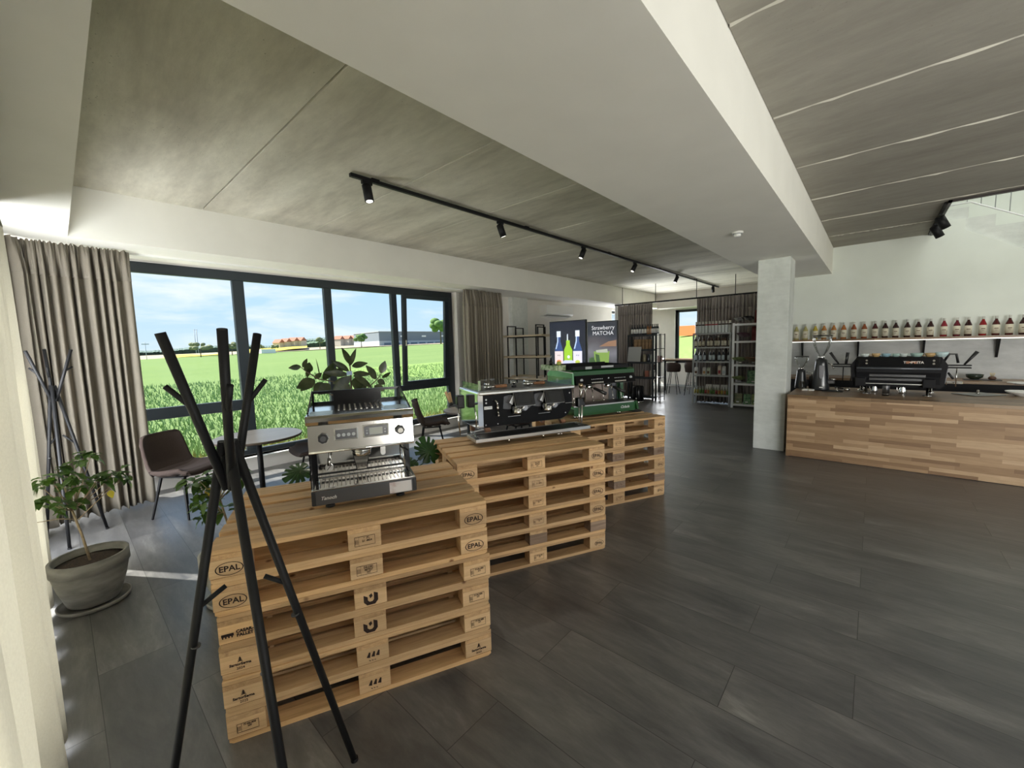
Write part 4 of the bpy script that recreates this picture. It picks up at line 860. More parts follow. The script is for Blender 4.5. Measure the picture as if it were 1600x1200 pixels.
for k, x in enumerate((.25, .50)):
    g = MB().lathe([(.036, .355), (.036, .312), (.032, .306)], 20, x, .10).build('group_head', M_chrome, t)
    MB().cyl((x, .08, .322), (x+.012, .02, .316), .009, n=10).build('portafilter_neck', M_steel, g); MB().cyl((x+.014, .01, .315), (x+.09, -.085, .262), .015, .018, 14).cyl((x+.09, -.085, .262), (x+.093, -.089, .260), .018, n=14).build('portafilter_handle', M_blackplastic, g)
    MB().tube([(x-.03, .09, .31), (x-.04, .08, .30), (x-.04, .08, .285)], .006, 8).tube([(x+.03, .09, .31), (x+.04, .08, .30), (x+.04, .08, .285)], .006, 8).build('spout', M_chrome, g)
for x in (.085, .20, .33, .47, .60, .715): MB().tube([(x, .16, .35), (x, .14, .22), (x-.005, .12, .172)], .004, 8).sphere((x-.005, .12, .165), .010).build('water_tube', M_steel, t)
bt = MB().box(.0, .72, .03, .44, .517, .523, .002).box(.0, .72, .02, .03, .517, .555, .002).box(-.004, .0, .03, .44, .517, .56).box(.72, .724, .03, .44, .517, .56).box(0, .72, .44, .446, .517, .57).build('cup_tray', M_blackmatte, t)
bx('tray_label', M_greymetal, (.16, .24, .0185, .02, .522, .548), bt); bx('tray_label', M_greymetal, (.36, .52, .0185, .02, .530, .550), bt)
def on3(u, v, z): a = R(-24.6); return (3.539+u*math.cos(a)-v*math.sin(a), 2.306+u*math.sin(a)+v*math.cos(a), TOPZ+z)
o = bx('carton', mat('green_patterned_card', (.16, .24, .10), .6, c2=(.45, .52, .34), scale=26, lo=.45, hi=.55), (-.17, -.03, 0, .30, 0, .055), None, .003); o.location = on3(.0, .10, .518); o.rotation_euler.z = R(-24.6); tag(o, 'flat green patterned carton at the left edge of the green machine', 'carton')
bpy.context.view_layer.update()
t = thing('lime', 'yellow green lime lying on the patterned carton', 'fruit', on3(-.09, .14, .573+.02)); MB().sphere((0, 0, 0), .024, 1.25, 1, .9, 16).sphere((.03, 0, 0), .006).build('fruit', mat('lime_skin', (.45, .50, .10), .45), t)
t = thing('bottle', 'small black bottle with silver spout on the patterned carton', 'bottle', on3(-.14, .22, .573)); MB().lathe([(.018, 0), (.018, .04), (.008, .055), (.008, .07)], 16).build('body', M_blackgloss, t); MB().tube([(0, 0, .07), (0, 0, .09), (.012, 0, .10)], .005, 8).build('spout', M_steel, t)
t = thing('tamping_mat', 'round black rubber mat at the right end of the green machine', 'mat', on3(.90, .12, 0)); MB().lathe([(.075, 0), (.078, .008), (.06, .014), (0, .014)], 28).build('mat', M_rubber, t)

# ================================================================== ADVERTISING SCREENS
def screen(label, y0, y1, z1, X=6.0):
    t = thing('display_screen', label, 'screen', (X, (y0+y1)/2, 0), 0); w_ = (y0-y1)/2
    bx('housing', M_blackplastic, (0, .045, -w_-.012, w_+.012, z1-1.02, z1), t, .004); MB().box(.01, .04, -.05, .05, .02, z1-1.0).box(-.14, .20, -.22, .22, 0, .02).build('stand', M_blackmetal, t); return t, w_
def decal(b, X=-.004): return b
t, w_ = screen('upright advertising screen showing three syrup bottles on dark blue', 4.40, 3.665, 2.062)
bx('picture', mat('screen_navy', (.006, .006, .02), .25, emit=(.004, .004, .014), es=1, c2=(.004, .004, .012), scale=2), (-.003, -.001, -w_, w_, 1.09, 2.045), t)
def flat(name, m, poly, t, x=-.005): return MB().prism([(y, z) for y, z in poly], x, x+.0015, 'yz').build(name, m, t)
def em(name, c, s=1.0): return mat(name, c, .4, emit=c, es=s)
def ybot(t, yc, s, bc, lc, lc2):      # a syrup bottle drawn on the screen; y runs against the picture's right
    flat('bottle_glass', bc, [(yc+.085*s, 1.28), (yc+.085*s, 1.55), (yc+.035*s, 1.70), (yc+.032*s, 1.80), (yc-.032*s, 1.80), (yc-.035*s, 1.70), (yc-.085*s, 1.55), (yc-.085*s, 1.28)], t, -.005)
    flat('bottle_cap', em('screen_white', (.62, .66, .72)), [(yc+.042, 1.78), (yc+.042, 1.885), (yc-.042, 1.885), (yc-.042, 1.78)], t, -.0065)
    flat('bottle_shine', em('screen_shine', (.42, .52, .72)), [(yc+.075*s, 1.57), (yc+.034*s, 1.70), (yc+.030*s, 1.78), (yc+.012*s, 1.78), (yc+.012*s, 1.70), (yc+.05*s, 1.57)], t, -.0065)
    flat('bottle_label', lc, [(yc+.09*s, 1.28), (yc+.09*s, 1.53), (yc-.09*s, 1.53), (yc-.09*s, 1.28)], t, -.0065)
    o = flat('label_fruit', lc2, [(yc+.05*math.cos(a), 1.345+.032*math.sin(a)) for a in [k*.628 for k in range(10)]], t, -.008)
    letters(MB(), 'syrup', .034, -.008, yc, 0, face='-y').v
    b = MB(); vs, fs = text_geo('sirup', .034, ext=.0005); b.add([(-.008, yc-v.x, 1.46+v.y) for v in vs], fs).build('label_lettering', M_blackmetal, t)
ybot(t, .175, 1.0, em('screen_bottle_blue', (.03, .06, .18)), em('screen_label_pink', (.66, .56, .58)), em('screen_orange', (.62, .22, .06)))
ybot(t, -.215, 1.0, em('screen_bottle_blue', (.03, .06, .18)), em('screen_label_lilac', (.62, .60, .72)), em('screen_lime', (.40, .48, .08)))
flat('green_bottle', em('screen_bright_green', (.28, .50, .03)), [(-.02+.085, 1.36), (-.02+.085, 1.55), (-.02+.04, 1.64), (-.02+.036, 1.72), (-.02-.036, 1.72), (-.02-.04, 1.64), (-.02-.085, 1.55), (-.02-.085, 1.36)], t, -.0055)
flat('pump', em('screen_white', (.6, .6, .6)), [(.0, 1.72), (.0, 1.80), (-.005, 1.83), (-.02, 1.83), (-.022, 1.72)], t, -.0065); flat('green_bottle_emblem', em('screen_white', (.6, .6, .6)), [(-.03+.03*math.cos(a), 1.43+.03*math.sin(a)) for a in [k*.785 for k in range(8)]], t, -.0075)
flat('jar', em('screen_lilac', (.50, .52, .68)), [(.09, 1.28), (.09, 1.345), (.05, 1.37), (-.11, 1.37), (-.14, 1.345), (-.14, 1.28)], t, -.0075)
t, w_ = screen('upright advertising screen reading Strawberry Matcha above a green drink', 3.615, 3.085, 2.015)
m, N, L, b_ = newmat('screen_blurred_kitchen'); tcx = N.new('ShaderNodeTexCoord'); sx = N.new('ShaderNodeSeparateXYZ'); L.new(tcx.outputs['Object'], sx.inputs[0])
mr = N.new('ShaderNodeMapRange'); L.new(sx.outputs[2], mr.inputs[0]); mr.inputs[1].default_value = 1.08; mr.inputs[2].default_value = 2.0
ns = noise(N, L, tcx.outputs['Object'], 3, 3, .5); ad = N.new('ShaderNodeMath'); ad.operation = 'MULTIPLY_ADD'; L.new(ns, ad.inputs[0]); ad.inputs[1].default_value = .35; L.new(mr.outputs[0], ad.inputs[2])
cc = ramp(N, L, ad.outputs[0], [(.2, (.07, .04, .025)), (.42, (.05, .05, .06)), (.62, (.16, .16, .18)), (.8, (.07, .06, .07)), (.95, (.02, .025, .04)), (1.0, (.012, .015, .025))]); L.new(cc, b_.inputs['Emission Color']); b_.inputs['Emission Strength'].default_value = .6; b_.inputs['Base Color'].default_value = (.02, .02, .02, 1); b_.inputs['Roughness'].default_value = .25
bx('picture', m, (-.003, -.001, -w_, w_, 1.05, 2.0), t)
b = MB()
for s_, z in (('Strawberry', 1.905), ('MATCHA', 1.815)):
    vs, fs = text_geo(s_, .092, ext=.0006); b.add([(-.005, -v.x-.02, z+v.y) for v in vs], fs)
b.build('screen_lettering', em('screen_text_white', (.55, .55, .58)), t)
flat('glass_of_matcha', em('screen_matcha', (.16, .26, .05)), [(.13, 1.28), (.15, 1.52), (-.14, 1.52), (-.12, 1.28)], t, -.005); flat('leaf_picture', em('screen_dark_green', (.03, .07, .02)), [(.24, 1.28), (.24, 1.40), (.17, 1.43), (.12, 1.36), (.14, 1.28)], t, -.0055); flat('mint_picture', em('screen_dark_green', (.03, .07, .02)), [(.10, 1.30), (.12, 1.48), (.05, 1.46), (.03, 1.34)], t, -.0065)
flat('tan_counter_picture', em('screen_tan', (.22, .12, .07)), [(.05, 1.60), (-.26, 1.60), (-.26, 1.70), (-.12, 1.68)], t, -.0045); flat('ice_picture', em('screen_pale', (.34, .36, .30)), [(.10, 1.50), (.11, 1.54), (-.10, 1.56), (-.11, 1.50)], t, -.0065)
# ================================================================== TABLES AND CHAIRS BY THE WINDOW
def round_table(label, c, r, h=.745):
    t = thing('round_table', label, 'table', (c[0], c[1], 0)); 
    MB().lathe([(r-.002, h-.002), (r-.004, h)], 56).build('table_top', M_tabletop, t); MB().lathe([(r-.01, h-.028), (r, h-.022), (r, h-.003), (r-.003, h-.001)], 56).build('edge_band', M_tableedge, t)
    MB().cyl((0, 0, .02), (0, 0, h-.03), .028, n=20).build('column', M_blackmetal, t); MB().lathe([(.24, 0), (.24, .008), (.05, .022), (0, .022)], 40).build('base', M_blackmetal, t); MB().box(-.12, .12, -.02, .02, h-.045, h-.028).box(-.02, .02, -.12, .12, h-.045, h-.028).build('bracket', M_blackmetal, t)
    return t
round_table('round pale topped table at the window beside the quilted chair', (1.42, 5.06), .43); round_table('round pale topped table by the right curtain', (3.97, 4.42), .36)
def make_chair():
    t = thing('upholstered_chair', 'x', 'chair', (0, 0, 0), 0, 'quilted brown chairs at the window tables')
    # side profile of the shell: distance forward (+x), height
    P = [(.235, .435), (.225, .462), (.15, .470), (.06, .458), (-.04, .448), (-.12, .452), (-.175, .485), (-.215, .56), (-.245, .66), (-.27, .76), (-.285, .83), (-.287, .855)]
    W = [.19, .215, .235, .245, .25, .25, .245, .24, .235, .225, .205, .17]
    def smp(a, n):
        out = []
        for i in range(n):
            u = i/(n-1)*(len(a)-1); k = min(len(a)-2, int(u)); f = u-k; f = f*f*(3-2*f)*.5+f*.5
            out.append(tuple(x+(y-x)*f for x, y in zip(a[k], a[k+1])) if isinstance(a[0], tuple) else a[k]+(a[k+1]-a[k])*f)
        return out
    n, mcol = 56, 33; pp = smp(P, n); ww = smp(W, n)
    def shell(off, quilt):
        vs = []
        for i in range(n):
            a = Vector(pp[min(n-1, i+1)])-Vector(pp[max(0, i-1)]); nn = Vector((a.y, -a.x)).normalized()*-1
            s = i/(n-1)
            for j in range(mcol):
                v = j/(mcol-1)*2-1; lift = .05*abs(v)**3*(1 if .15 < s else .5); wrap = .035*abs(v)**3*(1 if s > .45 else .2)
                d = off
                if quilt:
                    fu = (s*9) % 1; fv = ((v+1)/2*4) % 1; d += .020*(math.sin(math.pi*fu)*math.sin(math.pi*fv))**.5 if .04 < s < .97 else 0
                up = Vector((-nn.x, -nn.y)) if False else nn
                x = pp[i][0]+up.x*d; z = pp[i][1]+up.y*d
                if s > .5: x += wrap*1.2
                else: z += lift*.8
                vs.append((x, v*ww[i], z))
        return vs, [(i*mcol+j, i*mcol+j+1, (i+1)*mcol+j+1, (i+1)*mcol+j) for i in range(n-1) for j in range(mcol-1)]
    va, fa = shell(.010, True); vb, fb = shell(-.028, False); N_ = len(va)
    b = MB().add(va+vb, fa+[tuple(N_+k for k in reversed(f)) for f in fb], True)
    ring = [j for j in range(mcol)]+[i*mcol+mcol-1 for i in range(1, n)]+[(n-1)*mcol+j for j in range(mcol-2, -1, -1)]+[i*mcol for i in range(n-2, 0, -1)]
    b.add(va+vb, [(ring[k], ring[(k+1) % len(ring)], N_+ring[(k+1) % len(ring)], N_+ring[k]) for k in range(len(ring))], True)
    b.build('quilted_shell', M_brown, t)
    for sx, sy in ((1, 1), (1, -1), (-1, 1), (-1, -1)):
        a = Vector((.12*sx-.02, .13*sy, .425)); c = Vector((.20*sx-.01, .205*sy, 0)); MB().cyl(a, c, .015, .010, 4, smooth=False).build('leg', M_blackmetal, t)
    MB().box(-.15, .12, -.14, -.11, .412, .428).box(-.15, .12, .11, .14, .412, .428).box(-.15, -.12, -.14, .14, .412, .428).box(.09, .12, -.14, .14, .412, .428).build('seat_frame', M_blackmetal, t)
    return t
ch = make_chair(); ch['label'] = 'quilted dark brown chair beside the left curtain, facing the table'; ch.location = (.80, 5.35, 0); ch.rotation_euler.z = math.atan2(-.8, .6)
copy_tree(ch, None, (2.02, 5.02, 0), R(176), 'quilted brown chair half hidden behind the small steel coffee machine')
copy_tree(ch, None, (3.90, 5.20, 0), R(-34), 'quilted brown chair seen sideways between the steel and black machines')
copy_tree(ch, None, (4.75, 4.15, 0), R(160), 'quilted brown chair mostly hidden behind the wide black coffee machine')

# ================================================================== PLANTS
def leaf_geo(b, p, d, up, ln, wd, curl=.25, fold=.25, n=5, tip=1.0, wav=0):
    d = d.normalized(); s = d.cross(up).normalized(); u = s.cross(d).normalized(); vs = []; fs = []
    for i in range(n+1):
        t = i/n; w_ = wd*math.sin(math.pi*min(.98, max(.03, t**.85)))**.8*(1-.15*t*tip); c = p+d*(ln*t)-u*(curl*ln*t*t)
        e = u*(fold*w_+(wav*(-1)**i)); vs += [c-s*w_+e, c, c+s*w_+e]
    for i in range(n): fs += [(3*i, 3*i+1, 3*i+4, 3*i+3), (3*i+1, 3*i+2, 3*i+5, 3*i+4)]
    b.add(vs, fs, True)
def pot(t, r, h, m, r0=None, saucer=True):
    r0 = r0 or r*.62
    MB().lathe([(r0, .018), (r0+.01, .03), (r*.86, h*.45), (r*.955, h*.72), (r*.955, h*.76), (r, h*.77), (r, h), (r-.018, h), (r-.022, h*.8)], 48).build('pot', m, t)
    MB().lathe([(r-.02, h*.86), (r*.5, h*.885), (0, h*.89)], 32).build('soil', M_soil, t)
    if saucer: MB().lathe([(r0+.02, 0), (r0+.055, .004), (r0+.062, .028), (r0+.052, .030), (r0+.045, .012), (0, .012)], 40).build('saucer', m, t)
def coffee_plant(label, c, r, h, m, branches, seed, stem_top, cl, nleaf=13):
    q = random.Random(seed); t = thing('potted_plant', label, 'potted plant', (c[0], c[1], 0)); pot(t, r, h, m); z0 = h*.87; tp = Vector(stem_top)
    MB().tube([(0, 0, z0), tuple(Vector((0, 0, z0)).lerp(tp, .5)+Vector((.004, 0, 0))), tuple(tp)], [.008, .007, .006], 8).build('stem', M_bark, t)
    bb = MB(); lf = MB(); ly = MB()
    for p in cl:
        p = Vector(p); a = tp if p.z > tp.z-.02 else Vector((0, 0, z0)).lerp(tp, .75); bb.tube([a, a.lerp(p, .5)+Vector((0, 0, -.012)), p], [.004, .003, .002], 6)
        for k in range(nleaf):
            an = q.random()*6.283; el = q.uniform(-.75, .45); d = Vector((math.cos(an)*math.cos(el), math.sin(an)*math.cos(el), math.sin(el))); s = q.uniform(.055, .095)
            leaf_geo(lf, p+Vector((q.uniform(-.035, .035), q.uniform(-.035, .035), q.uniform(-.03, .03))), d, Vector((0, 0, 1)), s, s*.30, q.uniform(.2, .6), .3, 6, wav=.002)
    for br in branches: bb.tube([Vector(x) for x in br], [.0035]*(len(br)-1)+[.0015], 6)
    bb.build('branches', M_bark, t); lf.build('foliage', M_leaf, t, normals=False)
    for p in branches[:1]:
        p = Vector(p[1]).lerp(Vector(p[2]), .35); leaf_geo(ly, p, Vector((.2, 0, -1)), Vector((0, 1, 0)), .055, .02, .3, .3)
    ly.build('yellow_leaf', M_leaf_y, t, normals=False); return t
def rel(c, px, py, dy=0): 
    p = Pd(px, py, math.hypot(*c)+dy); return (p.x-c[0], p.y-c[1], p.z)
c = (.035, 3.90)
cl = [rel(c, 60, 757, .05), rel(c, 80, 748, -.1), rel(c, 92, 735, .1), rel(c, 112, 745, 0), rel(c, 66, 782, -.05), rel(c, 92, 790, -.08), rel(c, 115, 788, .0), rel(c, 128, 755, .1), rel(c, 142, 712, 0), rel(c, 130, 716, .08), rel(c, 150, 752, -.05), rel(c, 163, 740, .05), rel(c, 180, 738, 0), rel(c, 190, 748, .06), rel(c, 102, 762, 0)]
coffee_plant('small leafy coffee plant in a grey bowl pot by the left curtain', c, .197, .335, M_pot, [[rel(c, 122, 812), rel(c, 160, 775), rel(c, 190, 750)], [rel(c, 118, 811), rel(c, 90, 811), rel(c, 55, 817)], [rel(c, 110, 780), rel(c, 90, 777), rel(c, 68, 775)]], 4, rel(c, 113, 798), cl, 9)
c = (.70, 3.20)
cl = [rel(c, x, y, d) for x, y, d in ((312, 770, 0), (305, 785, .1), (322, 790, -.1), (320, 752, .05), (335, 738, 0), (350, 745, .1), (360, 750, -.1), (368, 735, 0), (330, 765, .1), (300, 752, 0), (350, 795, 0), (380, 748, 0), (318, 805, 0))]
coffee_plant('leafy potted plant hidden behind the coat rack and pallets', c, .205, .34, M_pot_light, [[rel(c, 345, 800), rel(c, 330, 770), rel(c, 310, 750)], [rel(c, 345, 780), rel(c, 365, 757), rel(c, 385, 745)]], 8, rel(c, 343, 778), cl, 10)
# rubber plant
c = (2.07, 4.15); t = thing('potted_plant', 'tall rubber plant with big dark oval leaves behind the steel machine', 'potted plant', (*c, 0)); pot(t, .19, .32, M_pot_light); bb = MB(); lf = MB(); q = random.Random(12)
trunk = [(0, 0, .28), (.01, 0, .8), (0, 0, 1.15), rel(c, 548, 585), rel(c, 546, 560)]
bb.tube(trunk, [.014, .012, .010, .008, .005], 8)
bL = [rel(c, 520, 596), rel(c, 497, 592), rel(c, 478, 580), rel(c, 468, 572)]; bR = [(0, 0, 1.12), rel(c, 575, 606), rel(c, 590, 592), rel(c, 597, 582)]; bL2 = [(0, 0, 1.1), rel(c, 505, 612), rel(c, 490, 598)]
for x in (bL, bR, bL2): bb.tube([(0, 0, 1.18)]+x[0:], [.006]*len(x)+[.003], 6)
bb.build('stem', M_bark_dark, t)
def plf(x0, y0, x1, y1, wd=.30, up=(0, -1, .3), dd=0):
    a = Vector(rel(c, x0, y0)); b_ = Vector(rel(c, x1, y1, dd)); leaf_geo(lf, a, b_-a, Vector(up), (b_-a).length, (b_-a).length*wd, .06, .12, 8)
for a in ((548, 570, 535, 543, .22), (546, 572, 556, 545, .14), (550, 572, 574, 567, .24), (545, 580, 517, 562, .20), (540, 575, 520, 565, .16), (536, 580, 515, 578, .2), (544, 585, 505, 582, .15), (552, 583, 580, 585, .18), (553, 586, 583, 606, .22), (548, 588, 519, 612, .22), (545, 590, 520, 600, .2), (470, 573, 451, 575, .28), (473, 574, 480, 560, .22), (480, 582, 484, 566, .42), (482, 577, 480, 590, .3), (492, 594, 464, 606, .34), (486, 596, 470, 612, .3), (505, 598, 490, 614, .4), (515, 600, 498, 616, .4), (505, 594, 523, 566, .24), (588, 592, 573, 571, .28), (595, 583, 602, 564, .32), (597, 590, 611, 582, .24), (590, 594, 602, 600, .42), (585, 603, 600, 610, .35), (560, 600, 570, 615, .5), (545, 600, 530, 618, .4), (492, 592, 503, 582, .25), (500, 590, 495, 560, .04), (556, 590, 560, 612, .5)):
    plf(*a, dd=q.uniform(-.08, .08), up=(q.uniform(-.5, .5), -1, q.uniform(-.2, .6)))
lf.build('foliage', M_leaf_rub, t, normals=False)
bx('plant_tag', mat('pale_blue_card', (.45, .6, .85), .6), (-.03, .03, -.001, .001, -.02, .02), t, loc=rel(c, 546, 583, -.06))
# monstera
c = (1.62, 3.02); t = thing('potted_plant', 'monstera with split leaves low behind the nearest pallets', 'potted plant', (*c, 0)); pot(t, .16, .28, M_pot_light)
def monstera(tp, ctr, normal, size, rot=0):
    nrm = Vector(normal).normalized(); a = Vector((math.cos(rot), math.sin(rot), 0)); a = (a-nrm*a.dot(nrm)).normalized(); b_ = nrm.cross(a); ctr = Vector(ctr); b = MB(); n = 96; pts = []
    def rad(th):
        base = 1-.32*abs(th/math.pi)**6
        slot = 0
        for s_ in (.35, .75, 1.15, 1.6, 2.05): 
            w_ = .07; dlt = abs(abs(th)-s_)
            if dlt < w_: slot = max(slot, .62*(1-dlt/w_))
        return base*(1-slot)*(1.0+.12*math.cos(th))
    vs = [ctr]; 
    for k in range(n):
        th = -math.pi+2*math.pi*k/n; r = size*rad(th)*(.55 if abs(th) > 2.95 else 1)
        for f in (.5, 1): vs.append(ctr+a*(r*f*math.cos(th))+b_*(r*f*.85*math.sin(th))-nrm*(.18*size*f*f))
    fs = []
    for k in range(n):
        k2 = (k+1) % n; fs += [(0, 1+2*k, 1+2*k2), (1+2*k, 2+2*k, 2+2*k2, 1+2*k2)]
    b.add(vs, fs, True).build('leaf', M_leaf_mon, tp, normals=False); MB().tube([(0, 0, .25), tuple((ctr*.6)+Vector((0, 0, ctr.z*.1+.1))), tuple(ctr)], .005, 6).build('leaf_stalk', M_leaf_mon, tp)
monstera(t, rel(c, 468, 735, .05), (-.3, -.6, .9), .115, R(190)); monstera(t, rel(c, 466, 762, -.15), (-.2, -.2, 1), .12, R(200)); monstera(t, rel(c, 670, 705, -.1), (-.25, -.9, .5), .125, R(80)); monstera(t, rel(c, 683, 708, .15), (.1, -.9, .6), .12, R(20)); monstera(t, rel(c, 640, 722, -.1), (0, -.5, .9), .10, R(120))
# ================================================================== BAR COUNTER
CT = .872
t = thing('bar_counter', 'long bar counter clad in mixed oak staves beside the concrete column', 'bar counter', (6.75, .87, 0))
bx('front_panel', M_oak_front, (0, .04, -5.6, -.04, 0.005, CT-.04), t, loc=(0.012, 0, 0)); bx('end_panel', M_oak_front, (0, 1.28, -.04, 0, 0.0, CT-.04), t); bx('carcass', M_blackmatte, (.06, 1.26, -5.58, -.05, .05, CT-.045), t)
bx('worktop', M_oak_top, (0, 1.29, -5.62, .005, CT-.04, CT), t, .002)
t = thing('back_counter', 'low back counter with oak top along the bar wall', 'back counter', (8.93, 1.2, 0))
bx('cabinet', M_blackmatte, (.03, .62, -5.6, .05, 0, .895), t); bx('worktop', M_oak_top, (0, .625, -5.6, .1, .905, .945), t, .002); bx('plinth_gap', M_blackmetal, (.02, .62, -5.6, .05, .895, .905), t)
bsp = bx('backsplash', m_concrete('grey_splash_panel', (.42, .43, .43), (.50, .51, .51), (.60, .61, .61), (1, 1, 3), .0, .45), (-.012, 0, -4.2, 0, 0, .60)); bsp.location = (9.56, 1.40, .945); tag(bsp, 'pale grey veined splash panel below the syrup shelf', 'wall panel')
t = thing('wall_shelf', 'long oak shelf with lit front edge holding the syrup bottles', 'shelf', (9.36, 1.40, 1.575))
bx('board', M_oak_top, (.004, .195, -4.2, 0, .0, .035), t); bx('lit_edge', M_led, (0, .012, -4.2, 0, -.012, -.001), t)
for y in (1.02, .21, -.61, -1.40): MB().prism([(.195, -.012), (.035, -.012), (.165, -.30), (.195, -.30)], y-1.40-.014, y-1.40+.014, 'xz').build('bracket', M_blackmetal, t) if 0 else MB().prism([(.19, -.013), (.035, -.013), (.160, -.30), (.19, -.30)], y-1.40-.012, y-1.40+.012).build('bracket', M_blackmetal, t)
# ------- bottles
def bottle_maker(h=.30, r=.037, capc=M_clear, neck=.30, capname='cap'):
    def mk(name, label, loc, glass, labm, capm, group=None, band=None, txt=True, rz=0):
        t = thing(name, label, 'bottle', loc, rz, group); s = h/.30
        MB().lathe([(r*.9, 0), (r, .004), (r, h*.56), (r*.93, h*.62), (r*.42, h*.80), (r*.36, h*.86), (r*.38, h*.90)], 18).build('glass_body', glass, t)
        MB().lathe([(r*.40, h*.855), (r*.42, h*.86), (r*.42, h), (0, h)], 14).build('cap', capm, t)
        lb = MB().lathe([(r*1.015, h*.10), (r*1.02, h*.10), (r*1.02, h*.55), (r*1.015, h*.55)], 18).build('label', labm, t)
        if txt: b = MB(); b.box(-r*1.04, -r*1.0, -r*.5, r*.5, h*.34, h*.38).box(-r*1.04, -r*1.0, -r*.3, r*.3, h*.26, h*.275).build('print', M_stamp_f, lb)
        return t
    return mk
M_label = mat('cream_label', (.62, .58, .46), .7); M_labelw = mat('white_label', (.72, .72, .70), .6); M_cap = mat('clear_plastic_cap', (.50, .50, .46), .3)
def syr(n, c): return mat('syrup_'+n, c, .12, coat=.6)
cols = [('pale', (.38, .34, .14)), ('pale', (.38, .34, .14)), ('yellow', (.45, .35, .05)), ('orange', (.40, .16, .04)), ('orange', (.40, .16, .04)), ('deep_orange', (.36, .13, .035)), ('copper', (.26, .07, .025)), ('copper', (.26, .07, .025)),
        ('dark_wine', (.07, .012, .012)), ('near_black', (.03, .008, .008)), ('near_black', (.03, .008, .008)), ('near_black', (.022, .008, .008)), ('near_black', (.022, .008, .008)), ('near_black', (.018, .007, .008)), ('raspberry', (.22, .02, .03)), ('wine', (.12, .012, .022)), ('near_black', (.03, .008, .012)), ('red', (.24, .012, .015)), ('dark_wine', (.09, .01, .012)), ('dark_wine', (.10, .012, .01)), ('near_black', (.04, .01, .01))]
adj = {'pale': 'pale straw', 'yellow': 'golden yellow', 'orange': 'orange', 'deep_orange': 'deep orange', 'copper': 'copper red', 'dark_wine': 'dark wine red', 'near_black': 'almost black', 'raspberry': 'raspberry red', 'wine': 'plum red', 'red': 'bright red'}
Ys = [1.12, .98, .83, .70, .56, .42, .28, .14, 0, -.13, -.26, -.40, -.53, -.67, -.82, -.96, -1.08, -1.23, -1.36, -1.49, -1.62]
ords = 'first second third fourth fifth sixth seventh eighth ninth tenth eleventh twelfth thirteenth fourteenth fifteenth sixteenth seventeenth eighteenth nineteenth twentieth twenty-first'.split()
mkb = bottle_maker(.292, .041)
for i, ((nm, c), y) in enumerate(zip(cols, Ys)):
    mkb('syrup_bottle', '%s syrup bottle, %s from the column on the lit wall shelf' % (adj[nm], ords[i]), (9.455, y, 1.610), syr(nm, c), M_label, M_cap, 'syrup bottles on the lit wall shelf')
# ------- bar espresso machine, seen from behind
t = thing('espresso_machine', 'black espresso machine seen from behind on the oak bar counter', 'coffee machine', (7.30, -.235, CT))
for y in (.29, -.295):
    f = MB().lathe([(.045, 0), (.045, .006), (.012, .014), (.012, .11)], 20, 0.02, y).build('foot', M_chrome, t); MB().lathe([(.038, 0), (.034, .012), (.014, .03), (.014, .10)], 16, .42, y*1.2).build('foot', M_chrome, t)
bd = MB().prism([(.03, .10), (.50, .10), (.53, .33), (.52, .49), (.0, .49), (-.03, .42), (-.03, .30), (.0, .24)], -.40, .40).build('body', M_blackmatte, t)
MB().prism([(-.40, .50), (.40, .50), (.46, .40), (.44, .14), (.40, .09), (.30, .12), (-.30, .12), (-.40, .09), (-.44, .14), (-.46, .40)], .02, .05, 'yz').build('rear_frame', M_blackmatte, t)
MB().box(-.05, -.03, -.385, .385, .375, .50, .006).build('rear_upper_panel', M_blackgloss, t); MB().tube([(-.048, -.40, .350), (-.048, .40, .350)], .014, 10).build('rear_bar', mat('grey_sheen_bar', (.16, .17, .19), .35, .6), t)
for z in (.255, .205): bx('rear_slat', M_darksteel, (-.02, .0, -.27, .27, z-.02, z+.018), t, .006)
bx('rear_lip', M_steel_b, (-.02, 0, -.30, .30, .140, .150), t)
for y in (.355, -.30): bx('junction_box', M_blackmatte, (-.06, .02, y-.055, y+.055, .11, .22), t, .008)
b = MB(); vs, fs = text_geo('TEMPESTA', .040, ext=.0015, bold=.0012); b.add([(-.0515, -v.x-.15, .43+v.y) for v in vs], fs).build('lettering', mat('copper_silver_letters', (.62, .30, .18), .35, .3, c2=(.7, .66, .62), scale=22, lo=.45, hi=.55, emit=None), t)
for y in (.30, -.33):
    for z in (.455, .415): MB().cyl((-.05, y, z), (-.056, y, z), .012, n=14).build('screw', M_steel, t)
MB().box(.0, .50, -.40, .40, .49, .497).build('cup_tray', M_blackmatte, t)
bx('work_tray', M_steel, (.25, .33, -.62, .42, .145, .175), t, .004)
for s in (1, -1):
    tb = MB().box(.05, .12, s*.40, s*.66, .385, .40, .003).box(.05, .12, s*.40, s*.66, .355, .37, .003).build('side_arm', M_blackmetal, t)
    MB().cyl((.085, s*.60, .40), (.085, s*.70, .56), .010, .020, 10).build('lever', M_blackplastic, t)
    MB().tube([(.10, s*.43, .44), (.10, s*.47, .53), (.10, s*.53, .53), (.10, s*.55, .42)], .013, 8).build('hose', M_blackplastic, t) if s < 0 else MB().cyl((.085, .52, .40), (.085, .505, .56), .016, .020, 10).build('lever', M_blackplastic, t)
    MB().cyl((.14, s*.44, .33), (.16, s*.47, .14), .006, n=8).cyl((.16, s*.55, .36), (.16, s*.55, .12), .006, n=8).build('steam_wand', M_steel if s < 0 else M_blackmetal, t)
MB().cyl((.10, -.47, .30), (.10, -.52, .22), .012, n=8).build('small_lever', M_blackplastic, t)
MB().prism([(.44, .40), (.47, .38), (.455, .17), (.43, .16)], .06, .09, 'yz').prism([(-.44, .40), (-.47, .38), (-.455, .17), (-.43, .16)], .06, .09, 'yz').build('side_bracket', M_darksteel, t)
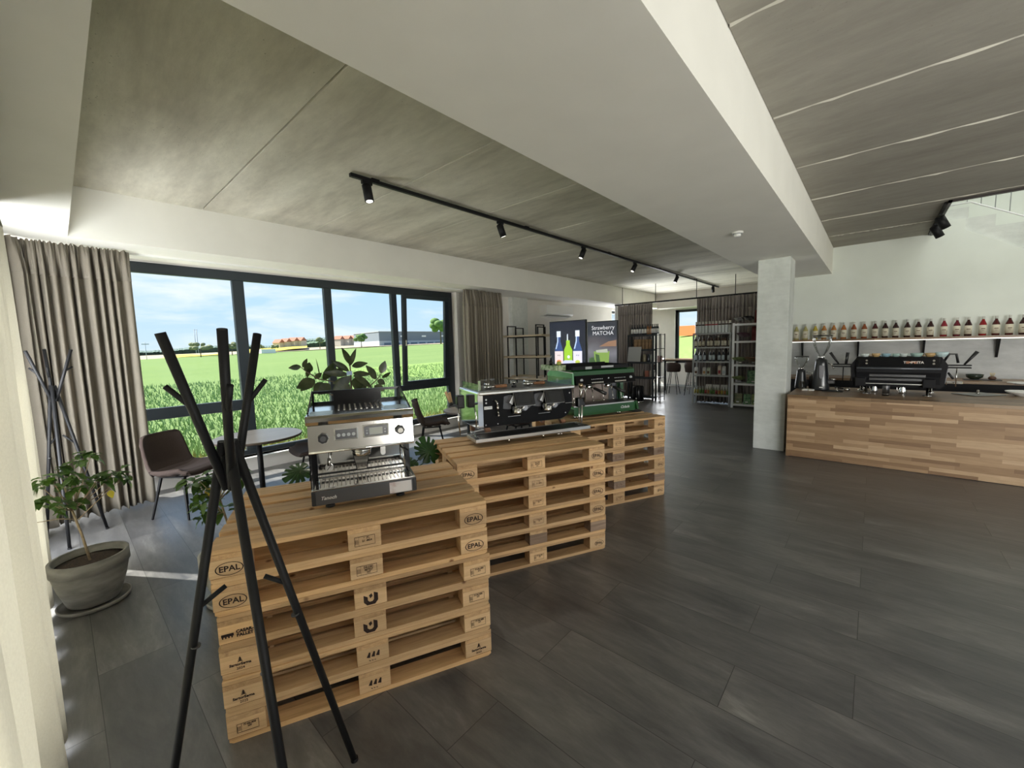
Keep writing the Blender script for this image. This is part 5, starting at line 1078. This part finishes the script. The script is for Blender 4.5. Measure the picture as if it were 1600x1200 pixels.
# cups on top of it
def cup(label, y, m, r=.042, h=.052, x=7.345, saucer=False, hd=1):
    t = thing('coffee_cup', label, 'cup', (x, y, CT+.497), 0, 'cups on the bar espresso machine'); MB().lathe([(r*.55, 0), (r*.62, .003), (r*.95, h*.55), (r, h), (r*.93, h), (r*.85, h*.5), (r*.5, .006), (0, .006)], 24).build('bowl', m, t)
    if hd: MB().tube([(0, hd*r*.92, h*.8), (0, hd*(r+.022), h*.75), (0, hd*(r+.02), h*.4), (0, hd*r*.78, h*.3)], .004, 8).build('handle', m, t)
    return t
cw = mat('cup_white', (.62, .68, .66), .25); co = mat('cup_ochre', (.50, .33, .15), .3); cb = mat('cup_blue', (.26, .42, .50), .3); cg = mat('cup_sage', (.34, .48, .44), .3); cp2 = mat('cup_pale_blue', (.50, .64, .66), .3)
for lb, y, m_, r, h in (('white cup, first from the left on the bar machine', .115, cw, .046, .045), ('ochre cup, second from the left on the bar machine', .005, co, .046, .048), ('blue cup between an ochre and a green one on the bar machine', -.095, cb, .046, .046), ('sage green small cup beside the blue cup', -.19, cg, .040, .045),
    ('white cup in the middle of the row beside the wide green one', -.265, cw, .040, .045), ('wide sage green cup right of the middle on the machine', -.385, cg, .060, .05), ('ochre brown bowl cup near the right end', -.505, co, .050, .05), ('large pale blue cup at the right end of the row', -.605, cp2, .062, .062)): cup(lb, y-.03, m_, r, h)
# grinders
def grinder(label, loc, H_, r, hop, s):
    t = thing('coffee_grinder', label, 'coffee grinder', loc, R(8)); bh = H_*.57
    n = 28; vs = []; lv = [(r*1.0, 0), (r*1.02, .02), (r*.95, bh*.3), (r*.72, bh*.85), (r*.70, bh*.97), (r*.55, bh)]
    for rr_, z in lv: vs += [(rr_*1.15*math.copysign(abs(math.cos(2*math.pi*i/n))**.7, math.cos(2*math.pi*i/n)), rr_*.9*math.copysign(abs(math.sin(2*math.pi*i/n))**.7, math.sin(2*math.pi*i/n)), z) for i in range(n)]
    b = MB().add(vs, [(k*n+i, k*n+(i+1) % n, (k+1)*n+(i+1) % n, (k+1)*n+i) for k in range(len(lv)-1) for i in range(n)], True); b.add(vs[-n:], [tuple(range(n))]).add(vs[:n], [tuple(reversed(range(n)))]); b.build('body', mat('grinder_black', (.014, .016, .019), .3, coat=.3), t)
    MB().lathe([(r*.36, bh), (r*.36, bh+.03*s), (r*.30, bh+.04*s)], 18).build('collar', M_chrome, t)
    z0 = bh+.03*s; hp = H_-z0; MB().lathe([(r*.30, z0), (r*.34, z0+hp*.10), (hop*.60, z0+hp*.24), (hop*.86, z0+hp*.50), (hop*.98, z0+hp*.78), (hop, z0+hp*.93)], 28).build('hopper', M_clear, t)
    MB().lathe([(hop*1.03, H_-.018*s), (hop*1.03, H_-.004), (0, H_)], 28).build('hopper_lid', M_blackplastic, t); return t
g = grinder('small black coffee grinder next to the concrete column', (7.74, .835, CT), Px(1253, 556, 7.74).z-CT, .088, .092, .8)
g = grinder('tall black coffee grinder with big clear hopper on the bar', (7.55, .575, CT), Px(1290, 523, 7.55).z-CT, .118, .118, 1)
MB().prism([(-.03, .37), (.03, .37), (.024, .20), (0, .17), (-.024, .20)], -.137, -.125, 'yz').build('display', M_darksteel, g).location = (.012, 0, 0); MB().sphere((-.112, 0, .33), .012, .3).build('button', M_steel, g)
MB().tube([(0, -.08, .40), (0, -.12, .38), (0, -.14, .34)], .007, 8).cyl((0, -.14, .345), (0, -.15, .315), .010, n=10).build('lever', M_steel, g); MB().box(-.10, .02, -.16, -.07, .10, .16, .01).build('portafilter_fork', M_blackplastic, g); MB().tube([(-.08, -.11, .168), (-.09, -.17, .165)], .010, 8).build('fork_end', M_steel, g)
MB().box(-.138, -.134, -.02, .02, .045, .055).build('emblem', M_script, g)
t = thing('soap_pump', 'black pump dispenser between the two coffee grinders', 'dispenser', (7.72, .70, CT)); MB().lathe([(.032, .0), (.032, .18), (.02, .19)], 16).build('body', M_blackplastic, t); MB().cyl((0, 0, .19), (0, 0, .245), .006, n=8).cyl((0, -.0, .24), (0, .07, .25), .005, n=8).build('pump', M_steel, t)
for i, (y, lb) in enumerate(((.74, 'folded white cloth by the small grinder'), (.665, 'second folded white cloth by the tall grinder'))): o = MB().box(-.05, .05, -.035, .035, 0, .02, .006).build('folded_cloth', M_whitepaint, None, (7.40, y, CT)); tag(o, lb, 'cloth', 'white cloths by the grinders')
t = thing('glass_jug', 'clear glass standing against the column on the bar', 'glass', (7.60, .82, CT)); t.location = (7.52, .80, CT); MB().lathe([(.028, 0), (.034, .01), (.036, .12), (.033, .12), (.030, .012), (0, .012)], 18).build('body', M_clear, t)
# pitchers
def pitcher(label, y, x, h, r, m):
    t = thing('milk_pitcher', label, 'pitcher', (x, y, CT), R(90), 'steel milk pitchers on the bar'); MB().lathe([(r*.95, 0), (r, .006), (r*.98, h*.35), (r*.72, h*.75), (r*.8, h), (r*.76, h), (r*.66, h*.75), (0, .01)], 22).build('body', m, t); MB().tube([(r*.75, 0, h*.9), (r*1.4, 0, h*.85), (r*1.35, 0, h*.35), (r*.95, 0, h*.3)], .004, 8).build('handle', m, t); return t
pitcher('bright steel milk pitcher left of the dark canister', -.03, 7.55, .105, .036, M_steel); pitcher('bright steel milk pitcher right of the dark canister', -.31, 7.50, .115, .040, M_steel)
t = thing('canister', 'dark ribbed canister in the middle under the bar machine', 'canister', (7.16, -.14, CT)); MB().lathe([(.036, 0), (.036, .13), (.034, .135), (0, .135)], 20).build('body', M_darksteel, t)
for z in (.02, .115): MB().lathe([(.0365, z), (.038, z+.003), (.0365, z+.006)], 20).build('ring', M_steel_b, t)
t = thing('shot_glass', 'small steel cup beside the left pitcher', 'cup', (7.62, .07, CT)); MB().lathe([(.014, 0), (.018, .08), (.016, .08), (.012, .004), (0, .004)], 14).build('body', M_steel, t)
t = thing('portafilter', 'portafilter lying on the bar left of the machine', 'portafilter', (7.62, .27, CT), R(60)); MB().lathe([(.036, 0), (.036, .03), (.03, .03), (.028, .006), (0, .006)], 20).build('basket', M_steel, t); MB().cyl((.03, 0, .02), (.16, 0, .03), .010, .014, 12).build('handle', M_blackplastic, t)
o = bx('tamping_mat', M_rubber, (-.09, .09, -.12, .12, 0, .012), None, .004, loc=(7.42, .42, CT)); tag(o, 'flat black rubber mat between grinder and bar machine', 'mat'); t = thing('tamper', 'small steel tamper on the black rubber mat', 'tamper', (7.42, .37, CT+.012)); MB().lathe([(.022, 0), (.022, .01), (.008, .015), (.014, .04), (0, .045)], 18).build('body', M_steel, t)
# tray, plates and bowls to the right
p = Pz(1528, 617, CT); t = thing('glass_tray', 'grey slate tray lying on the bar counter', 'tray', (p.x, p.y, CT), R(40)); MB().box(-.14, .14, -.19, .19, .004, .012, .004).build('plate', mat('grey_slate', (.20, .21, .20), .3), t); MB().box(-.10, .10, -.14, .14, 0, .004).build('base', M_rubber, t)
p2 = Pz(1528, 615, CT+.012); o = MB().lathe([(.020, 0), (.022, .012), (.010, .02), (.012, .045), (0, .05)], 16).build('tamper', M_steel, None, (p2.x, p2.y, CT+.012)); tag(o, 'small tamper standing on the slate tray', 'tamper')
p = Pz(1600, 619, CT); t = thing('serving_bowl', 'shallow white bowl at the right end of the bar', 'bowl', (p.x, p.y, CT)); MB().lathe([(.07, 0), (.075, .01), (.15, .045), (.155, .06), (.148, .06), (.07, .016), (0, .014)], 36).build('bowl', M_whitepaint, t)
p = Pz(1534, 594, .945); t = thing('tea_tray', 'narrow black tray on the back counter', 'tray', (p.x, p.y, .945)); MB().box(-.07, .07, -.19, .19, 0, .012, .004).build('tray', M_blackplastic, t)
t = thing('tea_bowl', 'dark green tea bowl on the narrow black tray', 'bowl', (p.x, p.y+.075, .957)); MB().lathe([(.045, 0), (.05, .006), (.085, .03), (.095, .075), (.089, .075), (.06, .02), (0, .01)], 28).build('bowl', mat('dark_green_glaze', (.02, .03, .02), .25), t)
t = thing('bamboo_whisk', 'bamboo whisk on its brown holder on the black tray', 'whisk', (p.x, p.y-.10, .957)); MB().lathe([(.03, 0), (.045, .02), (.03, .045), (.012, .05)], 18).build('holder', mat('brown_glaze', (.10, .05, .03), .4), t); b = MB()
for k in range(14): a = k*.449; b.tube([(.010*math.cos(a), .010*math.sin(a), .045), (.028*math.cos(a), .028*math.sin(a), .10)], .0015, 4)
b.build('tines', mat('bamboo', (.55, .45, .22), .7), t)
p = Pz(1600, 600, .945); t = thing('plate', 'white plate on the back counter at the right edge', 'plate', (p.x-.05, p.y, .945)); MB().lathe([(.09, 0), (.10, .006), (.16, .02), (.158, .024), (.09, .010), (0, .008)], 32).build('plate', M_whitepaint, t)

# ================================================================== SHELF UNITS
def rack(label, X, D, y0, y1, h, levels, m, post=.035, thick=.03, hollow=True, boardm=None, group=None, sidebar=()):
    t = thing('shelf_unit', label, 'shelf unit', (X, (y0+y1)/2, 0), 0, group); w_ = (y0-y1)/2
    for x in (0, D-post):
        for y in (-w_, w_-post): bx('post', m, (x, x+post*.8, y, y+post, 0, h), t)
    for z in levels: bx('shelf', boardm or m, (.002, D-.002, -w_+.002, w_-.002, z-thick, z), t)
    for z in sidebar: MB().box(0, D, -w_, -w_+.02, z-.02, z).box(0, D, w_-.02, w_, z-.02, z).build('side_rail', m, t)
    return t
g1 = rack('grey metal shelf unit full of white and brown bottles', 10.95, .31, 3.50, 2.60, 1.83, (1.83, 1.48, 1.12, .77, .275), M_greymetal, .04, .04)
g2 = rack('white metal shelf unit with coffee bags beside the column', 10.82, .45, 2.55, 1.72, 2.04, (2.02, 1.61, 1.05, .60, .10), M_whitemetal, .05, .045)
g3 = rack('black shelf unit with dark bottles on top, left of the doorway window', 11.0, .25, 5.32, 4.55, 1.86, (1.86, 1.45, 1.09, .66, .12), mat('dark_shelf_metal', (.022, .026, .03), .5), .045, .055)
rack('open black side rack at the end of the black shelf unit', 11.05, .30, 4.53, 4.36, 1.86, (1.84, 1.46, 1.08, .66, .12), M_blackmetal, .02, .012)
mkb2 = bottle_maker(.275, .034)
M_cream = mat('white_bottle_plastic', (.66, .70, .70), .35); M_capw = mat('beige_cap', (.55, .52, .46), .5); M_red = mat('red_band', (.35, .03, .04), .5); M_brownglass = mat('brown_bottle_glass', (.06, .03, .018), .15, coat=.5); M_darkglass = mat('dark_blue_bottle', (.02, .025, .035), .15, coat=.5); M_paleblue = mat('pale_blue_label', (.50, .58, .62), .6)
def place_row(n, ya, yb, z, X, fn, gaps=None):
    for i in range(n): fn(i, ya+(yb-ya)*i/(n-1), z, X)
def r1(i, y, z, X):
    t = thing('bottle', 'tall white bottle on the grey shelf unit, %s from the window side' % ords[i], 'bottle', (X, y, z), 0, 'white bottles on top of the grey shelf'); MB().lathe([(.032, 0), (.034, .01), (.034, .20), (.024, .235), (.018, .25)], 16).build('body', M_cream, t); MB().lathe([(.0245, .236), (.026, .238), (.026, .29), (0, .29)], 16).build('cap', M_capw, t)
    MB().lathe([(.0345, .19), (.0348, .19), (.0348, .215), (.030, .222)], 16).build('neck_band', M_red if 3 <= i <= 6 else M_brownglass, t)
place_row(11, 3.44, 2.66, 1.83, 11.06, r1)
for i, y in enumerate((3.46, 3.36, 3.27, 3.15, 3.08, 2.98, 2.91, 2.82, 2.76, 2.66)): mkb2('syrup_bottle', 'brown syrup bottle on the second grey shelf, %s from the window side' % ords[i], (11.06, y, 1.48), M_brownglass, M_label, M_blackplastic if i % 3 else M_capw, 'brown bottles on the second grey shelf', txt=False)
for i, y in enumerate((3.45, 3.34, 3.24, 3.10, 3.02, 2.89, 2.80, 2.67)): mkb2('syrup_bottle', 'dark bottle with pale blue label on the third grey shelf, %s from the window side' % ords[i], (11.06, y, 1.12), M_darkglass, M_paleblue, M_capw, 'blue labelled bottles on the third grey shelf', txt=False)
def carton(label, y, z, X, w_, h, m, m2=None, grp=None):
    t = thing('drink_carton', label, 'carton', (X, y, z), 0, grp); MB().box(-w_/2, w_/2, -w_/2, w_/2, 0, h*.82).build('box', m, t); MB().prism([(-w_/2, h*.82), (w_/2, h*.82), (0, h)], -w_/2, w_/2).build('gable', m, t)
    if m2: bx('print', m2, (-w_/2-.001, -w_/2+.001, -w_*.35, w_*.35, h*.15, h*.5), t)
pk = 'cartons and bottles on the fourth grey shelf'
for lb, y, h, a, b_ in (('small white drink carton, leftmost on the fourth grey shelf', 3.43, .19, M_labelw, M_stamp_f), ('orange and white drink carton, second on the fourth grey shelf', 3.23, .19, M_labelw, mat('orange_print', (.5, .3, .12), .6)), ('pale green drink carton, third on the fourth grey shelf', 3.13, .19, mat('pale_green_print', (.55, .62, .5), .6), M_stamp_f), ('tall beige and red drink carton on the fourth grey shelf', 2.87, .24, mat('beige_print', (.6, .52, .42), .6), M_red), ('tall white drink carton, last on the fourth grey shelf', 2.77, .22, M_labelw, M_paleblue)): carton(lb, y, .77, 11.06, .075, h, a, b_, pk)
mini = [('yellow', (.40, .34, .06)), ('green', (.10, .22, .05)), ('orange', (.45, .18, .05)), ('red', (.35, .05, .05))]
mkm = bottle_maker(.20, .026)
for i in range(13):
    nm, c_ = mini[[0, 0, 1, 1, 3, 2, 1, 1, 3, 2, 0, 2, 1][i]]; y = 3.44-.064*i; mkm('small_bottle', 'small %s bottle on the lowest grey shelf, %s from the window side' % (nm, ords[i]), (11.02, y, .275), mat('mini_glass', (.30, .32, .24), .2), mat('mini_'+nm, c_, .5), M_greymetal, 'small juice bottles on the lowest grey shelf', txt=False)
for i, y in enumerate((3.14, 2.97, 2.78)): o = bx('carton_box', M_labelw, (-.03, .03, -.075, .075, 0, .24), loc=(11.16, y, .275)); tag(o, 'white box standing behind the small bottles, %s of three' % ords[i], 'box', 'white boxes on the lowest grey shelf')
# coffee bags on the white unit
def bag(label, y, z, X, w_, h, m, m2=None, grp='coffee and tea bags on the white shelf unit'):
    t = thing('coffee_bag', label, 'bag', (X, y, z), 0, grp); n = 6; vs = []; fs = []
    for j in range(n+1):
        v = j/n; d = .055*(1-v)**.6+.004; ww = w_/2*(1-.04*math.sin(3.14*v)); zz = h*v
        vs += [(-d*.55, -ww, zz), (-d, 0, zz), (-d*.55, ww, zz), (d*.55, ww, zz), (d, 0, zz), (d*.55, -ww, zz)]
    for j in range(n): fs += [(6*j+k, 6*j+(k+1) % 6, 6*j+6+(k+1) % 6, 6*j+6+k) for k in range(6)]
    fs += [tuple(range(6)), tuple(6*n+k for k in range(6))]; b = MB().add(vs, fs, False).build('pouch', m, t)
    if m2: MB().lathe([(0, 0), (w_*.26, 0)], 20).build('emblem', m2, t).location = (-.0, 0, 0); e_ = t.children[-1]; e_.rotation_euler = (0, R(-82), 0); e_.location = (-.050, 0, h*.42)
    return t
M_foil = mat('silver_foil', (.5, .5, .5), .25, .9, c2=(.3, .3, .3), scale=12); M_foilb = mat('black_foil', (.02, .02, .02), .2, .3); M_foilr = mat('dark_red_foil', (.16, .02, .02), .25, .4); M_purple = mat('plum_foil', (.10, .03, .06), .3, .3); M_teal = mat('teal_foil', (.03, .06, .08), .3, .3); M_tea = mat('green_tea_pack', (.08, .14, .04), .5, c2=(.30, .38, .14), scale=16, lo=.4, hi=.6); M_tea2 = mat('leafy_tea_pack', (.04, .12, .05), .5, c2=(.20, .36, .18), scale=20, lo=.42, hi=.6); M_tea3 = mat('red_tea_pack', (.20, .05, .03), .5, c2=(.10, .16, .06), scale=10, lo=.42, hi=.6)
for lb, y, z, w_, h, a, e_ in (('crumpled silver coffee bag on top of the white shelf', 2.41, 2.02, .17, .24, M_foil, M_foilb), ('black coffee bag on top of the white shelf', 2.20, 2.02, .16, .27, M_foilb, M_foilr), ('dark red coffee bag on top of the white shelf', 2.03, 2.02, .15, .30, M_foilr, None),
    ('plum and teal coffee bag on the second white shelf', 2.30, 1.61, .21, .33, M_purple, M_teal), ('dark red coffee bag on the second white shelf', 2.06, 1.61, .20, .33, M_foilr, None), ('black green tea bag on the third white shelf', 2.38, 1.05, .22, .30, M_tea, M_foilb), ('leafy green and red tea bag on the third white shelf', 2.10, 1.05, .26, .31, M_tea3, M_tea2),
    ('olive and brown tea bag on the fourth white shelf', 2.38, .60, .22, .30, M_tea, M_foilb), ('leafy green tea bag on the fourth white shelf', 2.10, .60, .26, .31, M_tea2, None), ('speckled beige tea bag on the bottom white shelf', 2.41, .10, .17, .25, mat('beige_tea_pack', (.30, .28, .16), .5, c2=(.12, .16, .08), scale=18), None), ('leafy tea bag in the middle of the bottom white shelf', 2.22, .10, .15, .24, M_tea2, None), ('green tea bag right on the bottom white shelf', 2.04, .10, .17, .25, M_tea, None)):
    b_ = bag(lb, y, z, 10.93, w_, h, a, e_)
    if z < 1.1: bx('white_label', M_labelw, (-.062, -.058, -.03, .03, .035, .065), b_)
# black unit: bottles on top, kraft bags, plants, boxes
for i in range(12):
    y = 5.22-(.078*i if i < 8 else .078*7+.05*(i-7)); nm = 'white labelled' if i not in (6, 7) else 'amber'
    mkb2('syrup_bottle', '%s dark bottle on top of the black shelf unit, %s from the left' % (nm, ords[i]), (11.10, y, 1.86), M_darkglass if i not in (6, 7) else mat('amber_glass', (.30, .12, .04), .2), M_labelw if i not in (6, 7) else mat('peach_label', (.58, .38, .26), .6), M_blackplastic, 'bottles on top of the black shelf unit', txt=False)
M_kraft = mat('kraft_brown_pack', (.20, .12, .06), .7, c2=(.32, .20, .10), scale=14)
for i, y in enumerate((5.12, 5.01, 4.90, 4.79, 4.68)): bag('kraft brown pack on the second black shelf, %s from the left' % ords[i], y, 1.45, 11.12, .10, .27, M_kraft, None, 'kraft packs on the second black shelf')
for i, (y, m_, lb) in enumerate(((4.86, mat('tan_jar', (.30, .26, .16), .4), 'tan jar on the third black shelf'), (4.74, M_darkglass, 'dark jar on the third black shelf'), (4.64, mat('pale_jar', (.45, .46, .40), .3), 'pale jar on the third black shelf'))):
    t = thing('jar', lb, 'jar', (11.12, y, 1.09)); MB().lathe([(.045, 0), (.05, .02), (.045, .15), (.03, .19), (.03, .21), (0, .21)], 18).build('body', m_, t)
o = bx('notice_board', mat('pale_grey_board', (.36, .37, .36), .6), (-.01, .01, -.19, .19, 0, .42), loc=(10.90, 5.08, 1.10)); o.rotation_euler.y = R(12); tag(o, 'pale grey board leaning against the black shelf unit', 'board')
for y, z, c_, lb in ((4.80, .66, (.34, .12, .08), 'red and cream gift box on the fourth black shelf'), (4.66, .66, (.40, .36, .30), 'cream gift box on the fourth black shelf'), (4.44, 1.08, (.45, .30, .28), 'pink packet on the side rack')): o = bx('gift_box', mat('box_'+lb.split()[0], c_, .6), (-.05, .05, -.05, .05, 0, .17), loc=(11.18, y, z+.001)); tag(o, lb, 'box')
# wooden shelf units left
def wood_rack(label, x, y, rz, n=2, h=2.08, wd=.75, levels=(1.87, 1.42, .95, .5), dep=.32):
    t = thing('open_shelf', label, 'shelf unit', (x, y, 0), R(rz)); p = .022
    for k in range(n):
        fr = MB(); yy = -wd*k
        fr.box(0, p, yy-p, yy, 0, h).box(dep-p, dep, yy-p, yy, 0, h).box(0, dep, yy-p, yy, h-p, h)
        for z in levels: fr.box(0, dep, yy-p, yy, z-.055, z-.035)
        fr.build('side_frame', M_blackmetal, t)
    for z in levels: bx('shelf_board', M_shelfwood, (-.004, dep+.004, -wd*(n-1)-.16, .13, z-.035, z), t); bx('shelf_bar', M_blackmetal, (.0, .02, -wd*(n-1), 0, z-.05, z-.036), t)
    return t
wood_rack('black framed open shelf with pale wooden boards by the right curtain', 6.62, 6.02, 4); wood_rack('second black framed open shelf behind the advertising screens', 7.15, 6.25, 4, h=2.06, wd=.62)
t = thing('black_cabinet', 'low black cabinet under the wooden shelves', 'cabinet', (7.62, 5.28, 0)); bx('body', M_blackmatte, (0, .4, -.35, .35, 0, 1.18), t); bx('door', M_blackplastic, (-.012, 0, -.34, .34, .05, 1.15), t)
# bar table and stools
t = thing('bar_table', 'high bar table with pale top in front of the far window', 'bar table', (12.98, 4.72, 0))
bx('table_top', mat('pale_beech_top', (.58, .46, .32), .3, coat=.3), (0, .62, -.9, .53, 1.045, 1.08), t)
for y in (.50, -.88):
    for x in (.02, .55): bx('leg', M_blackmetal, (x, x+.045, y-.045, y, 0, 1.045), t)
MB().box(.02, .595, .455, .5, 1.0, 1.045).box(.02, .595, -.925, -.88, 1.0, 1.045).box(.02, .04, -.9, .5, 1.0, 1.045).build('apron', M_blackmetal, t)
def stool():
    t = thing('bar_stool', 'x', 'bar stool', (0, 0, 0), 0, 'brown bar stools at the high table')
    vs = []; fs = []; n = 22; L_ = [(.72, .05, 0), (.70, .17, 0), (.73, .205, 0), (.83, .215, .0), (.93, .215, 0), (1.0, .205, 0)]
    for z, r, _ in L_:
        for i in range(n+1):
            a = -2.35+4.7*i/n; zz = z if z < .74 else z-(z-.74)*.55*(abs(a)/2.35)**2; vs.append((-r*math.cos(a), r*math.sin(a)*1.02, zz))
    fs = [(k*(n+1)+i, k*(n+1)+i+1, (k+1)*(n+1)+i+1, (k+1)*(n+1)+i) for k in range(len(L_)-1) for i in range(n)]
    o = MB().add(vs, fs, True).build('backrest', M_brown, t); s = o.modifiers.new('thickness', 'SOLIDIFY'); s.thickness = .03
    MB().lathe([(.19, .70), (.205, .72), (.20, .75), (.15, .765), (0, .77)], 24).build('seat', M_brown, t)
    pts = []
    for k in range(4):
        a = R(45+90*k); MB().cyl((.10*math.cos(a), .10*math.sin(a), .71), (.235*math.cos(a), .235*math.sin(a), 0), .011, .009, 8).build('leg', M_blackmetal, t); pts.append((.187*math.cos(a), .187*math.sin(a), .26))
    b = MB(); [b.cyl(pts[k], pts[(k+1) % 4], .008, n=8) for k in range(4)]; b.build('footrest', M_steel_b, t); return t
s0 = stool(); s0['label'] = 'brown bar stool tucked under the table, nearest the black shelf'; s0.location = (12.75, 4.64, 0); s0.rotation_euler.z = R(5)
copy_tree(s0, None, (12.70, 4.05, 0), R(-8), 'brown bar stool half hidden by the grey shelf unit'); copy_tree(s0, None, (13.85, 4.45, 0), R(180), 'brown bar stool on the window side of the high table'); copy_tree(s0, None, (13.30, 5.62, 0), R(-80), 'brown bar stool at the left end of the high table')
# black bin behind the green machine
p = Pz(997, 628, 0); t = thing('waste_bin', 'black cylindrical bin with steel foot behind the pallets', 'bin', (p.x, p.y, 0)); MB().lathe([(.14, .02), (.15, .04), (.15, .42), (.13, .45), (0, .46)], 28).build('body', M_blackgloss, t); MB().lathe([(.155, 0), (.16, .02), (.15, .035)], 28).build('foot_ring', M_steel, t); MB().box(-.155, -.15, -.03, .0, .10, .13).build('sticker', M_whitepaint, t)
